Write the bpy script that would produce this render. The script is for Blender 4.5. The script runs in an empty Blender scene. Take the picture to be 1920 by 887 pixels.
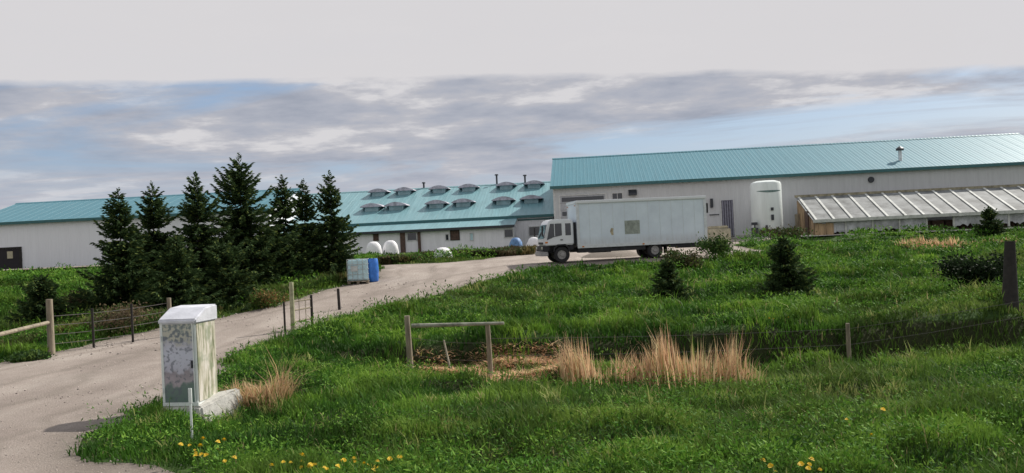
import bpy, bmesh, math, random
import numpy as np
from mathutils import Vector, Matrix
from mathutils.geometry import delaunay_2d_cdt

R = math.radians
rnd = random.Random(7)
rng = np.random.default_rng(11)
scene = bpy.context.scene
C = scene.collection

# ------------------------------------------------------------------ camera
F_PX, CX, CY = 1663.0, 960.0, 443.5
ROLL, PITCH = R(2.7), R(0.22)
CAMZ = 2.5
cd = bpy.data.cameras.new('camera'); cam = bpy.data.objects.new('camera', cd); C.objects.link(cam)
cd.sensor_width = 36.0; cd.lens = 36.0 * F_PX / 1920.0
cd.clip_start = 0.1; cd.clip_end = 6000
Rv = Vector((math.cos(ROLL), 0, -math.sin(ROLL))); Uv = Vector((math.sin(ROLL), 0, math.cos(ROLL)))
pm = Matrix.Rotation(PITCH, 3, 'X')
Rv, Uv = pm @ Rv, pm @ Uv
Fv = pm @ Vector((0, 1, 0))
m = Matrix((Rv, Uv, -Fv)).transposed().to_4x4(); m.translation = (0, 0, CAMZ)
cam.matrix_world = m
scene.camera = cam

# ------------------------------------------------------------------ sky
SUN_AZ, SUN_EL = R(52), R(41)          # azimuth from +Y towards +X
w = bpy.data.worlds.new('World'); scene.world = w; w.use_nodes = True
nt = w.node_tree; nt.nodes.clear()
def N(tree, typ, **kw):
    n = tree.nodes.new(typ)
    for k, v in kw.items():
        if k.startswith('i_'): n.inputs[k[2:].replace('_', ' ')].default_value = v
        else: setattr(n, k, v)
    return n
def L(tree, a, b): tree.links.new(a, b)
def math_node(tree, op, a, b=None, clamp=False):
    n = tree.nodes.new('ShaderNodeMath'); n.operation = op; n.use_clamp = clamp
    for i, v in enumerate((a, b)):
        if v is None: continue
        if isinstance(v, (int, float)): n.inputs[i].default_value = v
        else: tree.links.new(v, n.inputs[i])
    return n.outputs[0]
def ramp(tree, fac, stops):
    n = tree.nodes.new('ShaderNodeValToRGB')
    e = n.color_ramp.elements
    while len(e) < len(stops): e.new(0.5)
    for el, (p, c) in zip(e, stops):
        el.position = p; el.color = (*c, 1) if len(c) == 3 else c
    tree.links.new(fac, n.inputs[0]); return n.outputs[0]
def mixc(tree, fac, a, b, mode='MIX'):
    n = tree.nodes.new('ShaderNodeMix'); n.data_type = 'RGBA'; n.blend_type = mode
    for s, v in ((0, fac), (6, a), (7, b)):
        if isinstance(v, (int, float)): n.inputs[s].default_value = v
        elif isinstance(v, tuple): n.inputs[s].default_value = (*v, 1)
        else: tree.links.new(v, n.inputs[s])
    return n.outputs[2]
sky = N(nt, 'ShaderNodeTexSky', sky_type='NISHITA', sun_disc=False, sun_elevation=SUN_EL, sun_rotation=SUN_AZ)
sky.air_density = 1.0; sky.dust_density = 1.5; sky.ozone_density = 1.5
tc = N(nt, 'ShaderNodeTexCoord')
sep = N(nt, 'ShaderNodeSeparateXYZ'); L(nt, tc.outputs['Generated'], sep.inputs[0])
zz = math_node(nt, 'ADD', math_node(nt, 'MAXIMUM', sep.outputs[2], 0.0), 0.10)
uu = math_node(nt, 'DIVIDE', sep.outputs[0], zz); vv = math_node(nt, 'DIVIDE', sep.outputs[1], zz)
cmb = N(nt, 'ShaderNodeCombineXYZ'); L(nt, uu, cmb.inputs[0]); L(nt, vv, cmb.inputs[1])
n1 = N(nt, 'ShaderNodeTexNoise'); n1.inputs['Scale'].default_value = 0.55; n1.inputs['Detail'].default_value = 7
n1.inputs['Roughness'].default_value = 0.62; n1.inputs['Distortion'].default_value = 0.9
mp = N(nt, 'ShaderNodeMapping'); mp.inputs['Scale'].default_value = (0.8, 1.0, 1); mp.inputs['Location'].default_value = (3.3, 1.7, 0)
mp.inputs['Rotation'].default_value = (0, 0, R(6))
L(nt, cmb.outputs[0], mp.inputs[0]); L(nt, mp.outputs[0], n1.inputs[0])
n2 = N(nt, 'ShaderNodeTexNoise'); n2.inputs['Scale'].default_value = 2.3; n2.inputs['Detail'].default_value = 8; n2.inputs['Roughness'].default_value = 0.6
mp2 = N(nt, 'ShaderNodeMapping'); mp2.inputs['Scale'].default_value = (0.85, 0.95, 1); mp2.inputs['Location'].default_value = (8.3, 4.7, 2)
L(nt, cmb.outputs[0], mp2.inputs[0]); L(nt, mp2.outputs[0], n2.inputs[0])
cover = ramp(nt, n1.outputs['Fac'], [(0.35, (0, 0, 0)), (0.52, (1, 1, 1))])
SKY_STR = 0.11
k = 1.0 / SKY_STR
def kc(r, g, b): return (r * k * .88, g * k * .88, b * k * .88)
ctone = ramp(nt, n2.outputs['Fac'], [(0.32, (0.33, 0.36, 0.435)), (0.47, (0.42, 0.44, 0.505)), (0.55, (0.48, 0.485, 0.53)), (0.64, (0.66, 0.65, 0.67))])
cl = N(nt, 'ShaderNodeVectorMath', operation='SCALE'); L(nt, ctone, cl.inputs[0]); cl.inputs['Scale'].default_value = k * .88
blue = mixc(nt, 0.55, sky.outputs[0], kc(0.24, 0.36, 0.58))
body = mixc(nt, cover, blue, cl.outputs[0])
# pale band low over the horizon
low = ramp(nt, sep.outputs[2], [(0.0, (1, 1, 1)), (0.11, (0, 0, 0))])
body = mixc(nt, math_node(nt, 'MULTIPLY', low, 0.6), body, kc(0.56, 0.57, 0.64))
# bright high cloud deck, invented in place of a white screen border; its lower edge lies about ten degrees up
# (its straight edge lies in one plane through the viewer)
def _ray(px, py): return Fv + Rv * ((px - CX) / F_PX) + Uv * ((CY - py) / F_PX)
fn = _ray(0, 158).cross(_ray(1900, 131)); fn.normalize(); fn = fn if fn.z > 0 else -fn
dt = N(nt, 'ShaderNodeVectorMath', operation='DOT_PRODUCT'); L(nt, tc.outputs['Generated'], dt.inputs[0]); dt.inputs[1].default_value = fn
wob = math_node(nt, 'MULTIPLY', math_node(nt, 'SUBTRACT', n2.outputs['Fac'], 0.5), 0.014)
edge = math_node(nt, 'ADD', math_node(nt, 'ADD', dt.outputs['Value'], wob), 0.5)
deck = ramp(nt, edge, [(0.4965, (0, 0, 0)), (0.5035, (1, 1, 1))])
high = ramp(nt, sep.outputs[2], [(0.30, (0, 0, 0)), (0.75, (1, 1, 1))])
deckcol = mixc(nt, high, kc(0.67, 0.655, 0.67), kc(0.55, 0.57, 0.62))
body = mixc(nt, math_node(nt, 'MULTIPLY', deck, 0.97), body, deckcol)
bg = N(nt, 'ShaderNodeBackground'); bg.inputs[1].default_value = SKY_STR
L(nt, body, bg.inputs[0]); wo = N(nt, 'ShaderNodeOutputWorld'); L(nt, bg.outputs[0], wo.inputs[0])

sd = bpy.data.lights.new('sun', 'SUN'); so = bpy.data.objects.new('sun', sd); C.objects.link(so)
sd.energy = 4.8; sd.angle = R(1.2); sd.color = (1.0, 0.95, 0.87)
sdir = Vector((math.sin(SUN_AZ) * math.cos(SUN_EL), math.cos(SUN_AZ) * math.cos(SUN_EL), math.sin(SUN_EL)))
so.rotation_euler = sdir.to_track_quat('Z', 'Y').to_euler()
scene.view_settings.view_transform = 'Standard'; scene.view_settings.look = 'None'
scene.view_settings.exposure = 0.22; scene.view_settings.gamma = 1.0
scene.render.engine = 'CYCLES'

# ------------------------------------------------------------------ surveying helpers
def ray(px, py):
    d = Fv + Rv * ((px - CX) / F_PX) + Uv * ((CY - py) / F_PX)
    return d / d.y
def P(px, py, Y):
    r = ray(px, py); return Vector((r.x * Y, Y, CAMZ + r.z * Y))

def _hash(ix, iy, s):
    h = (ix.astype(np.int64) * 374761393 + iy.astype(np.int64) * 668265263 + s * 974634777) & 0xFFFFFFFF
    h = ((h ^ (h >> 13)) * 1274126177) & 0xFFFFFFFF
    return ((h ^ (h >> 16)) & 0xFFFF) / 65535.0
def vnoise(x, y, s=0):
    x = np.asarray(x, float); y = np.asarray(y, float)
    ix = np.floor(x); iy = np.floor(y); fx = x - ix; fy = y - iy
    fx = fx * fx * (3 - 2 * fx); fy = fy * fy * (3 - 2 * fy)
    a = _hash(ix, iy, s); b = _hash(ix + 1, iy, s); c = _hash(ix, iy + 1, s); d = _hash(ix + 1, iy + 1, s)
    return (a * (1 - fx) + b * fx) * (1 - fy) + (c * (1 - fx) + d * fx) * fy
def sstep(t): t = np.clip(t, 0, 1); return t * t * (3 - 2 * t)
def polydist(X, Y, poly):
    """signed distance: negative inside"""
    X = np.asarray(X, float); Y = np.asarray(Y, float)
    dmin = np.full(X.shape, 1e9); inside = np.zeros(X.shape, bool)
    n = len(poly)
    for i in range(n):
        x0, y0 = poly[i]; x1, y1 = poly[(i + 1) % n]
        ex, ey = x1 - x0, y1 - y0
        t = np.clip(((X - x0) * ex + (Y - y0) * ey) / (ex * ex + ey * ey + 1e-9), 0, 1)
        dmin = np.minimum(dmin, np.hypot(X - x0 - t * ex, Y - y0 - t * ey))
        if y0 != y1:
            c = ((y0 > Y) != (y1 > Y)) & (X < ex * (Y - y0) / (y1 - y0) + x0)
            inside ^= c
    return np.where(inside, -dmin, dmin)

HIGH = [(-5, -80), (-5.5, 12), (-6, 22), (-5.0, 29), (-1.6, 36), (1.2, 42.6), (12.5, 43.4), (15, 50), (15, 400), (-600, 400), (-600, -80)]
def base_h(X, Y):
    zl = np.interp(Y, [-50, 12, 24, 29, 36, 45, 60, 72, 90, 3000], [0, 0, 0.0, .15, .6, 1.22, 1.6, 1.88, 1.9, 1.9])
    zr = np.interp(Y, [-50, 9, 11, 14, 17, 19, 22.3, 22.5, 22.95, 24.5, 30, 40, 50, 58, 64, 75, 3000],
                   [0, 0, -.06, -.36, -.72, -.93, -.98, -.85, -.06, .0, .05, .45, .85, 1.3, 1.78, 1.9, 1.9])
    zr = np.where(zr < 0, zr * (.60 + .40 * sstep(np.asarray(X, float) / 4.5)), zr)
    s = sstep(polydist(X, Y, HIGH) / 3.2)
    return zl * (1 - s) + zr * s
def hit(px, py, hf=base_h):
    r = ray(px, py)
    Ys = np.arange(4, 120, 0.05); z = CAMZ + r.z * Ys; g = hf(r.x * Ys, Ys)
    i = np.argmax(z < g) if (z < g).any() else len(Ys) - 1
    return (r.x * Ys[i], Ys[i])

EDGE_UP = [(-260, 735), (0, 683), (100, 661), (190, 641), (310, 613), (420, 596), (520, 573), (600, 549), (655, 532), (702, 523)]
EDGE_LO = [(1010, 503), (940, 522), (850, 547), (760, 569), (700, 584), (640, 596), (560, 622), (470, 655), (425, 684), (395, 720), (330, 748), (250, 772), (180, 812), (150, 838), (185, 866), (330, 900)]
drive_poly = [hit(*p) for p in EDGE_UP]
drive_poly += [hit(*p) for p in [(714, 497), (830, 493), (900, 487), (1000, 473)]]
drive_poly += [(2.6, 69.4), (22.0, 67.2), (21.0, 63.6), (16.5, 61.5), (14.0, 56), (13.6, 50), (13.3, 45.4), (11.5, 44.0), (6.5, 43.0), (2.2, 42.6)]
drive_poly += [hit(*p) for p in EDGE_LO]
drive_poly += [(-2.6, 6.0), (-1.0, 4.2), (-26, 4.2), (-26, 13.0)]
# densify + roughen the border
def densify(poly, step=0.4, amp=0.30, seed=3):
    out = []
    n = len(poly)
    for i in range(n):
        a = Vector(poly[i]); b = Vector(poly[(i + 1) % n]); d = (b - a).length
        kx = max(1, int(d / step))
        for j in range(kx):
            p = a.lerp(b, j / kx); nn = Vector((-(b - a).y, (b - a).x)).normalized()
            p = p + nn * float((vnoise(p.x * 1.1, p.y * 1.1, seed) - .5) * 2 * amp)
            out.append((p.x, p.y))
    return out
drive_poly = densify(drive_poly)

def G(X, Y):
    X = np.asarray(X, float); Y = np.asarray(Y, float)
    h = base_h(X, Y)
    dd = polydist(X, Y, drive_poly)
    rough = sstep((dd - 0.1) / 1.6) * sstep((66 - Y) / 4)
    tus = sstep((vnoise(X / 1.5, Y / 1.0, 2) - .38) / .34)
    nz = (vnoise(X / 3.4, Y / 2.2, 1) - .5) * .34 + (tus - .5) * .22 * (1 - np.clip(Y - 30, 0, 30) / 60) + (vnoise(X / .5, Y / .45, 4) - .5) * .06
    return h + nz * rough - 0.045 * sstep((-dd) / .35)
def g(x, y): return float(G(np.array([x]), np.array([y]))[0])
def gd(x, y):  # top of the gravel
    return float(base_h(np.array([x]), np.array([y]))[0]) 
def onground(px, Y):
    """ground point below pixel column px at distance Y"""
    py = 600
    for _ in range(6):
        p = P(px, py, Y); z = g(p.x, Y)
        py += (p.z - z) / Y * F_PX
    return Vector((p.x, Y, z))

# ------------------------------------------------------------------ materials
def new_mat(name):
    mt = bpy.data.materials.new(name); mt.use_nodes = True
    t = mt.node_tree; b = t.nodes['Principled BSDF']; return mt, t, b
def mat(name, col, rough=.6, metal=0, var=.12, scale=6, bump=0, bscale=40, col2=None, spec=None, coords='Object', stretch=None):
    mt, t, b = new_mat(name)
    c = N(t, 'ShaderNodeTexCoord')
    src = c.outputs[coords]
    if stretch:
        mpn = N(t, 'ShaderNodeMapping'); mpn.inputs['Scale'].default_value = stretch; L(t, src, mpn.inputs[0]); src = mpn.outputs[0]
    n = N(t, 'ShaderNodeTexNoise'); n.inputs['Scale'].default_value = scale; n.inputs['Detail'].default_value = 6; n.inputs['Roughness'].default_value = .65
    L(t, src, n.inputs[0])
    lo = col2 if col2 else tuple(v * (1 - var * 1.6) for v in col); hi = tuple(min(1, v * (1 + var)) for v in col)
    L(t, ramp(t, n.outputs['Fac'], [(.3, lo), (.68, hi)]), b.inputs['Base Color'])
    b.inputs['Roughness'].default_value = rough; b.inputs['Metallic'].default_value = metal
    if spec is not None: b.inputs['Specular IOR Level'].default_value = spec
    if bump:
        n2 = N(t, 'ShaderNodeTexNoise'); n2.inputs['Scale'].default_value = bscale; n2.inputs['Detail'].default_value = 4
        L(t, src, n2.inputs[0]); bp = N(t, 'ShaderNodeBump'); bp.inputs['Strength'].default_value = bump; bp.inputs['Distance'].default_value = .02
        L(t, n2.outputs['Fac'], bp.inputs['Height']); L(t, bp.outputs[0], b.inputs['Normal'])
    return mt
def siding(name, col, rib=.3, dirt=.35, rough=.45, axis='X', streak=True):
    """ribbed sheet metal with weathering streaks"""
    mt, t, b = new_mat(name)
    c = N(t, 'ShaderNodeTexCoord'); s = N(t, 'ShaderNodeSeparateXYZ'); L(t, c.outputs['Object'], s.inputs[0])
    ax = s.outputs[0]
    ph = math_node(t, 'MULTIPLY', ax, 2 * math.pi / rib)
    sn = math_node(t, 'SINE', ph)
    prof = math_node(t, 'POWER', math_node(t, 'ADD', math_node(t, 'MULTIPLY', sn, .5), .5), 6.0)
    bp = N(t, 'ShaderNodeBump'); bp.inputs['Strength'].default_value = .45; bp.inputs['Distance'].default_value = .02
    L(t, prof, bp.inputs['Height']); L(t, bp.outputs[0], b.inputs['Normal'])
    mpn = N(t, 'ShaderNodeMapping'); mpn.inputs['Scale'].default_value = (2.2, .25, .22); L(t, c.outputs['Object'], mpn.inputs[0])
    n = N(t, 'ShaderNodeTexNoise'); n.inputs['Scale'].default_value = 1.4; n.inputs['Detail'].default_value = 8; n.inputs['Roughness'].default_value = .7
    L(t, mpn.outputs[0], n.inputs[0])
    n3 = N(t, 'ShaderNodeTexNoise'); n3.inputs['Scale'].default_value = .12; n3.inputs['Detail'].default_value = 3; L(t, c.outputs['Object'], n3.inputs[0])
    base = ramp(t, n.outputs['Fac'], [(.28, tuple(v * (1 - dirt) for v in col)), (.6, col)])
    base = mixc(t, math_node(t, 'MULTIPLY', n3.outputs['Fac'], .35), base, tuple(v * .8 for v in col))
    # panel joints
    fr = math_node(t, 'FRACT', math_node(t, 'DIVIDE', ax, .9144)); jl = math_node(t, 'LESS_THAN', fr, .035)
    base = mixc(t, math_node(t, 'MULTIPLY', jl, .16), base, tuple(v * .5 for v in col))
    L(t, base, b.inputs['Base Color']); b.inputs['Roughness'].default_value = rough
    return mt
def foliage(name, spread=1.0, trans=.3, rough=.6):
    mt = bpy.data.materials.new(name); mt.use_nodes = True; t = mt.node_tree; t.nodes.clear()
    a = N(t, 'ShaderNodeAttribute', attribute_name='tone')
    p = N(t, 'ShaderNodeBsdfPrincipled'); L(t, a.outputs['Color'], p.inputs['Base Color']); p.inputs['Roughness'].default_value = rough
    p.inputs['Specular IOR Level'].default_value = .06
    tr = N(t, 'ShaderNodeBsdfTranslucent'); L(t, a.outputs['Color'], tr.inputs[0])
    mx = N(t, 'ShaderNodeMixShader'); mx.inputs[0].default_value = trans
    L(t, p.outputs[0], mx.inputs[1]); L(t, tr.outputs[0], mx.inputs[2])
    o = N(t, 'ShaderNodeOutputMaterial'); L(t, mx.outputs[0], o.inputs[0]); return mt

def ground_mat():
    mt, t, b = new_mat('soil and low growth')
    c = N(t, 'ShaderNodeTexCoord')
    n = N(t, 'ShaderNodeTexNoise'); n.inputs['Scale'].default_value = .7; n.inputs['Detail'].default_value = 10; n.inputs['Roughness'].default_value = .7; L(t, c.outputs['Object'], n.inputs[0])
    n2 = N(t, 'ShaderNodeTexNoise'); n2.inputs['Scale'].default_value = 9; n2.inputs['Detail'].default_value = 6; L(t, c.outputs['Object'], n2.inputs[0])
    a = ramp(t, n.outputs['Fac'], [(.35, (.022, .042, .014)), (.5, (.04, .08, .02)), (.68, (.075, .09, .032))])
    col = mixc(t, .5, a, ramp(t, n2.outputs['Fac'], [(.35, (.02, .035, .012)), (.65, (.06, .11, .028))]))
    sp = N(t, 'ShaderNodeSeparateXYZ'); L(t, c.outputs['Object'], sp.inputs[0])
    ditch_shade = ramp(t, math_node(t, 'ADD', math_node(t, 'MULTIPLY', sp.outputs[2], -1.0), .2), [(.27, (0, 0, 0)), (.36, (1, 1, 1))])  # shade of the ditch bank put into the soil colour by height
    col = mixc(t, ditch_shade, col, (.028, .034, .014))
    L(t, col, b.inputs['Base Color']); b.inputs['Roughness'].default_value = .95; b.inputs['Specular IOR Level'].default_value = .1
    bp = N(t, 'ShaderNodeBump'); bp.inputs['Strength'].default_value = .9; bp.inputs['Distance'].default_value = .08
    L(t, n2.outputs['Fac'], bp.inputs['Height']); L(t, bp.outputs[0], b.inputs['Normal']); return mt
def gravel_mat():
    mt, t, b = new_mat('packed gravel'); ea = N(t, 'ShaderNodeAttribute', attribute_name='margin')
    c = N(t, 'ShaderNodeTexCoord')
    def nz(s, d=6, r=.6, st=None):
        n = N(t, 'ShaderNodeTexNoise'); n.inputs['Scale'].default_value = s; n.inputs['Detail'].default_value = d; n.inputs['Roughness'].default_value = r
        if st:
            q = N(t, 'ShaderNodeMapping'); q.inputs['Scale'].default_value = st; L(t, c.outputs['Object'], q.inputs[0]); L(t, q.outputs[0], n.inputs[0])
        else: L(t, c.outputs['Object'], n.inputs[0])
        return n.outputs['Fac']
    a = ramp(t, nz(.45, 8), [(.32, (.24, .20, .175)), (.5, (.355, .30, .265)), (.68, (.45, .395, .35))])
    fine = ramp(t, nz(26, 3, .8), [(.3, (.12, .095, .078)), (.5, (.30, .25, .21)), (.7, (.48, .42, .36))])
    col = mixc(t, .42, a, fine)
    rut = ramp(t, nz(.9, 4, .5, (1.0, .12, 1)), [(.42, (0, 0, 0)), (.62, (1, 1, 1))])
    col = mixc(t, math_node(t, 'MULTIPLY', rut, .35), col, (.16, .125, .105))
    v = N(t, 'ShaderNodeTexVoronoi'); v.inputs['Scale'].default_value = 16; L(t, c.outputs['Object'], v.inputs[0])
    peb = ramp(t, v.outputs['Distance'], [(.08, (1, 1, 1)), (.16, (0, 0, 0))])
    col = mixc(t, math_node(t, 'MULTIPLY', peb, .35), col, (.52, .49, .46))
    md_ = math_node(t, 'ADD', ea.outputs['Fac'], math_node(t, 'MULTIPLY', math_node(t, 'SUBTRACT', nz(1.3, 4), .5), .7))
    dirt = ramp(t, math_node(t, 'DIVIDE', md_, 4.0), [(.0, (.9, .9, .9)), (.13, (.35, .35, .35)), (.22, (0, 0, 0)), (.27, (.45, .45, .45)), (.34, (0, 0, 0)), (.62, (.1, .1, .1)), (.68, (.5, .5, .5)), (.76, (0, 0, 0))])
    col = mixc(t, math_node(t, 'MULTIPLY', dirt, .75), col, (.12, .098, .075))
    L(t, col, b.inputs['Base Color']); b.inputs['Roughness'].default_value = .95
    bp = N(t, 'ShaderNodeBump'); bp.inputs['Strength'].default_value = .9; bp.inputs['Distance'].default_value = .04
    L(t, nz(30, 4, .8), bp.inputs['Height']); L(t, bp.outputs[0], b.inputs['Normal']); return mt

M = {}
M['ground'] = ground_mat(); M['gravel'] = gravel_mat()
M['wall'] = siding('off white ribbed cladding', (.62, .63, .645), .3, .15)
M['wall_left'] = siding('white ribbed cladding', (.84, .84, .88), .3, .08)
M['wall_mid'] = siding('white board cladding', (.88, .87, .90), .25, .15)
M['roof'] = siding('teal roof sheet', (.055, .20, .255), .3, .15, .45)
M['roof_pale'] = siding('pale teal roof sheet', (.185, .35, .385), .3, .3, .45)
M['trim'] = mat('dark teal trim', (.035, .13, .14), .5)
M['trim_white'] = mat('pale trim', (.6, .6, .6), .5)
M['dark'] = mat('dark opening', (.015, .015, .02), .3)
M['glass'] = mat('window glass', (.02, .025, .035), .08, spec=.8)
M['vent'] = mat('weathered vent plastic', (.42, .40, .46), .6, var=.3, scale=3)
M['ventlight'] = mat('translucent curb sheet', (.24, .36, .40), .5, var=.2, scale=2)
M['timber'] = mat('grey timber', (.26, .22, .16), .85, var=.35, scale=9, bump=.5, stretch=(1, 1, .15))
M['timber_tan'] = mat('tan timber', (.36, .25, .15), .8, var=.4, scale=3, stretch=(1, 1, .2))
M['timber_dark'] = mat('dark timber', (.028, .024, .022), .9, var=.3, scale=6, bump=.4)
M['brown'] = mat('brown wood', (.10, .06, .045), .8, var=.3)
M['wire'] = mat('dull wire', (.14, .13, .12), .6, .5)
M['truckwhite'] = mat('white truck paint', (.72, .74, .76), .25, var=.05, scale=1.5)
def boxpaint():
    mt, t, b = new_mat('truck box panel')
    c = N(t, 'ShaderNodeTexCoord'); s = N(t, 'ShaderNodeSeparateXYZ'); L(t, c.outputs['Object'], s.inputs[0])
    n = N(t, 'ShaderNodeTexNoise'); n.inputs['Scale'].default_value = 1.2; n.inputs['Detail'].default_value = 8; n.inputs['Roughness'].default_value = .65; L(t, c.outputs['Object'], n.inputs[0])
    q = N(t, 'ShaderNodeMapping'); q.inputs['Scale'].default_value = (6, 6, .5); L(t, c.outputs['Object'], q.inputs[0])
    n2 = N(t, 'ShaderNodeTexNoise'); n2.inputs['Scale'].default_value = 1.5; n2.inputs['Detail'].default_value = 6; L(t, q.outputs[0], n2.inputs[0])
    col = ramp(t, n.outputs['Fac'], [(.3, (.60, .67, .74)), (.65, (.70, .78, .85))])
    low = ramp(t, math_node(t, 'DIVIDE', s.outputs[2], 3.0), [(.24, (1, 1, 1)), (.42, (0, 0, 0))])
    f = math_node(t, 'MULTIPLY', low, math_node(t, 'MULTIPLY', n2.outputs['Fac'], .9))
    col = mixc(t, f, col, (.36, .31, .25))
    L(t, col, b.inputs['Base Color']); b.inputs['Roughness'].default_value = .38; return mt
M['box'] = boxpaint()
M['trimgrey'] = mat('aluminium rail', (.62, .65, .67), .35, .3, var=.1)
M['rubber'] = mat('tyre rubber', (.02, .02, .022), .85)
M['chassis'] = mat('grimy black chassis', (.018, .018, .022), .7, var=.4)
M['rim'] = mat('painted steel rim', (.35, .34, .33), .5, .2, var=.3, scale=12)
M['lamp'] = mat('lamp lens', (.6, .6, .55), .1)
M['amber'] = mat('amber lens', (.6, .2, .03), .2)
M['patch'] = mat('grey green patch', (.30, .33, .29), .6, var=.25, scale=5)
M['rust'] = mat('tan stain', (.42, .36, .24), .7, var=.3)
M['tank'] = mat('white tank paint', (.74, .79, .77), .35, var=.08, scale=1.0, stretch=(2, 2, .3))
M['tankband'] = mat('green grey band', (.14, .22, .21), .5, var=.2)
M['steel_dark'] = mat('dark steel', (.045, .05, .06), .5, .3)
M['concrete'] = mat('pale concrete', (.50, .49, .45), .9, var=.2, scale=7, bump=.4)
M['white_plastic'] = mat('white plastic film', (.80, .79, .80), .4, var=.08, scale=8, bump=.3, bscale=14)
M['teal_plastic'] = mat('teal plastic', (.22, .56, .56), .4, var=.15, scale=7)
M['teal_pale'] = mat('pale teal plastic', (.50, .70, .76), .45, var=.15, scale=5)
M['cage'] = mat('galvanised cage', (.50, .53, .53), .4, .4)
M['blue_plastic'] = mat('blue plastic', (.03, .16, .55), .35, var=.15)
M['blue_tarp'] = mat('blue tarpaulin', (.12, .24, .46), .6, var=.3, scale=5)
M['sheet'] = mat('weathered translucent sheeting', (.20, .21, .21), .75, var=.4, scale=.9)
M['sheet_wall'] = mat('cloudy plastic film', (.40, .41, .43), .4, var=.35, scale=1.3)
M['rafter'] = mat('pale rafter batten', (.52, .53, .50), .75, var=.2, scale=3)
M['gravel_pale'] = mat('pale crushed stone', (.52, .49, .43), .9, var=.2, scale=4, bump=.3)
M['marker'] = mat('white marker stake', (.72, .76, .74), .4, var=.05)
M['grass'] = foliage('grass blades', trans=.32)
M['dry'] = foliage('dry straw', trans=.32, rough=.8)
M['needles'] = foliage('spruce needles', trans=.16, rough=.7)
M['leaf'] = foliage('shrub leaves', trans=.25)
M['bark'] = mat('spruce bark', (.07, .05, .04), .9, var=.4, scale=10)
M['yellow'] = mat('yellow petals', (.75, .55, .03), .6, var=.1)
M['green_stem'] = mat('green stem', (.10, .20, .04), .6)
M['road'] = mat('road gravel', (.24, .21, .19), .95, var=.25, scale=8, bump=.4)

# ------------------------------------------------------------------ mesh + object helpers
class MB:
    def __init__(s): s.v = []; s.f = []
    def add(s, vs, fs):
        o = len(s.v); s.v += [tuple(v) for v in vs]; s.f += [tuple(i + o for i in f) for f in fs]; return s
    def box(s, a, b):
        (x0, y0, z0), (x1, y1, z1) = a, b
        return s.add([(x0, y0, z0), (x1, y0, z0), (x1, y1, z0), (x0, y1, z0), (x0, y0, z1), (x1, y0, z1), (x1, y1, z1), (x0, y1, z1)],
                     [(0, 3, 2, 1), (4, 5, 6, 7), (0, 1, 5, 4), (1, 2, 6, 5), (2, 3, 7, 6), (3, 0, 4, 7)])
    def prism(s, prof, a0, a1, axis='y'):
        """prof: list of 2-D points; extruded along axis between a0 and a1"""
        n = len(prof)
        def mk(p, a):
            if axis == 'y': return (p[0], a, p[1])
            if axis == 'x': return (a, p[0], p[1])
            return (p[0], p[1], a)
        vs = [mk(p, a0) for p in prof] + [mk(p, a1) for p in prof]
        fs = [tuple(range(n)), tuple(range(2 * n - 1, n - 1, -1))] + [(i, i + n, (i + 1) % n + n, (i + 1) % n) for i in range(n)]
        return s.add(vs, fs)
    def tube(s, p0, p1, r0, r1=None, n=10, caps=True):
        r1 = r0 if r1 is None else r1
        p0, p1 = Vector(p0), Vector(p1); d = (p1 - p0).normalized()
        u = d.orthogonal().normalized(); v = d.cross(u)
        vs = []
        for p, r in ((p0, r0), (p1, r1)):
            for i in range(n):
                a = 2 * math.pi * i / n; vs.append(p + (u * math.cos(a) + v * math.sin(a)) * r)
        fs = [(i, (i + 1) % n, (i + 1) % n + n, i + n) for i in range(n)]
        if caps: fs += [tuple(range(n - 1, -1, -1)), tuple(range(n, 2 * n))]
        return s.add(vs, fs)
    def lathe(s, prof, n=24, c=(0, 0, 0)):
        vs = []; m_ = len(prof)
        for i in range(n):
            a = 2 * math.pi * i / n
            for r, z in prof: vs.append((c[0] + r * math.cos(a), c[1] + r * math.sin(a), c[2] + z))
        fs = []
        for i in range(n):
            for j in range(m_ - 1):
                a, b = i * m_ + j, ((i + 1) % n) * m_ + j
                fs.append((a, b, b + 1, a + 1))
        fs += [tuple(i * m_ for i in range(n))[::-1], tuple(i * m_ + m_ - 1 for i in range(n))]
        return s.add(vs, fs)
    def build(s, name, material, parent=None, bevel=0, smooth=False, loc=None):
        me = bpy.data.meshes.new(name); me.from_pydata(s.v, [], s.f)
        bm = bmesh.new(); bm.from_mesh(me)
        bmesh.ops.recalc_face_normals(bm, faces=bm.faces)
        if bevel:
            bmesh.ops.bevel(bm, geom=[e for e in bm.edges if e.calc_face_angle(0) > .5], offset=bevel, segments=2, affect='EDGES', clamp_overlap=True)
        bm.to_mesh(me); bm.free()
        if smooth:
            for p in me.polygons: p.use_smooth = True
            try: me.set_sharp_from_angle(angle=R(40))
            except Exception: pass
        me.materials.append(material)
        o = bpy.data.objects.new(name, me); C.objects.link(o)
        if parent: o.parent = parent
        if loc is not None: o.location = loc
        return o
def tag(o, label=None, cat=None, group=None, kind=None):
    if label: o['label'] = label
    if cat: o['category'] = cat
    if group: o['group'] = group
    if kind: o['kind'] = kind
    return o
def thing(name, label, cat, loc=(0, 0, 0), rz=0, group=None):
    o = bpy.data.objects.new(name, None); C.objects.link(o); o.location = loc; o.rotation_euler = (0, 0, rz)
    o.empty_display_size = .3
    return tag(o, label, cat, group)
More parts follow.
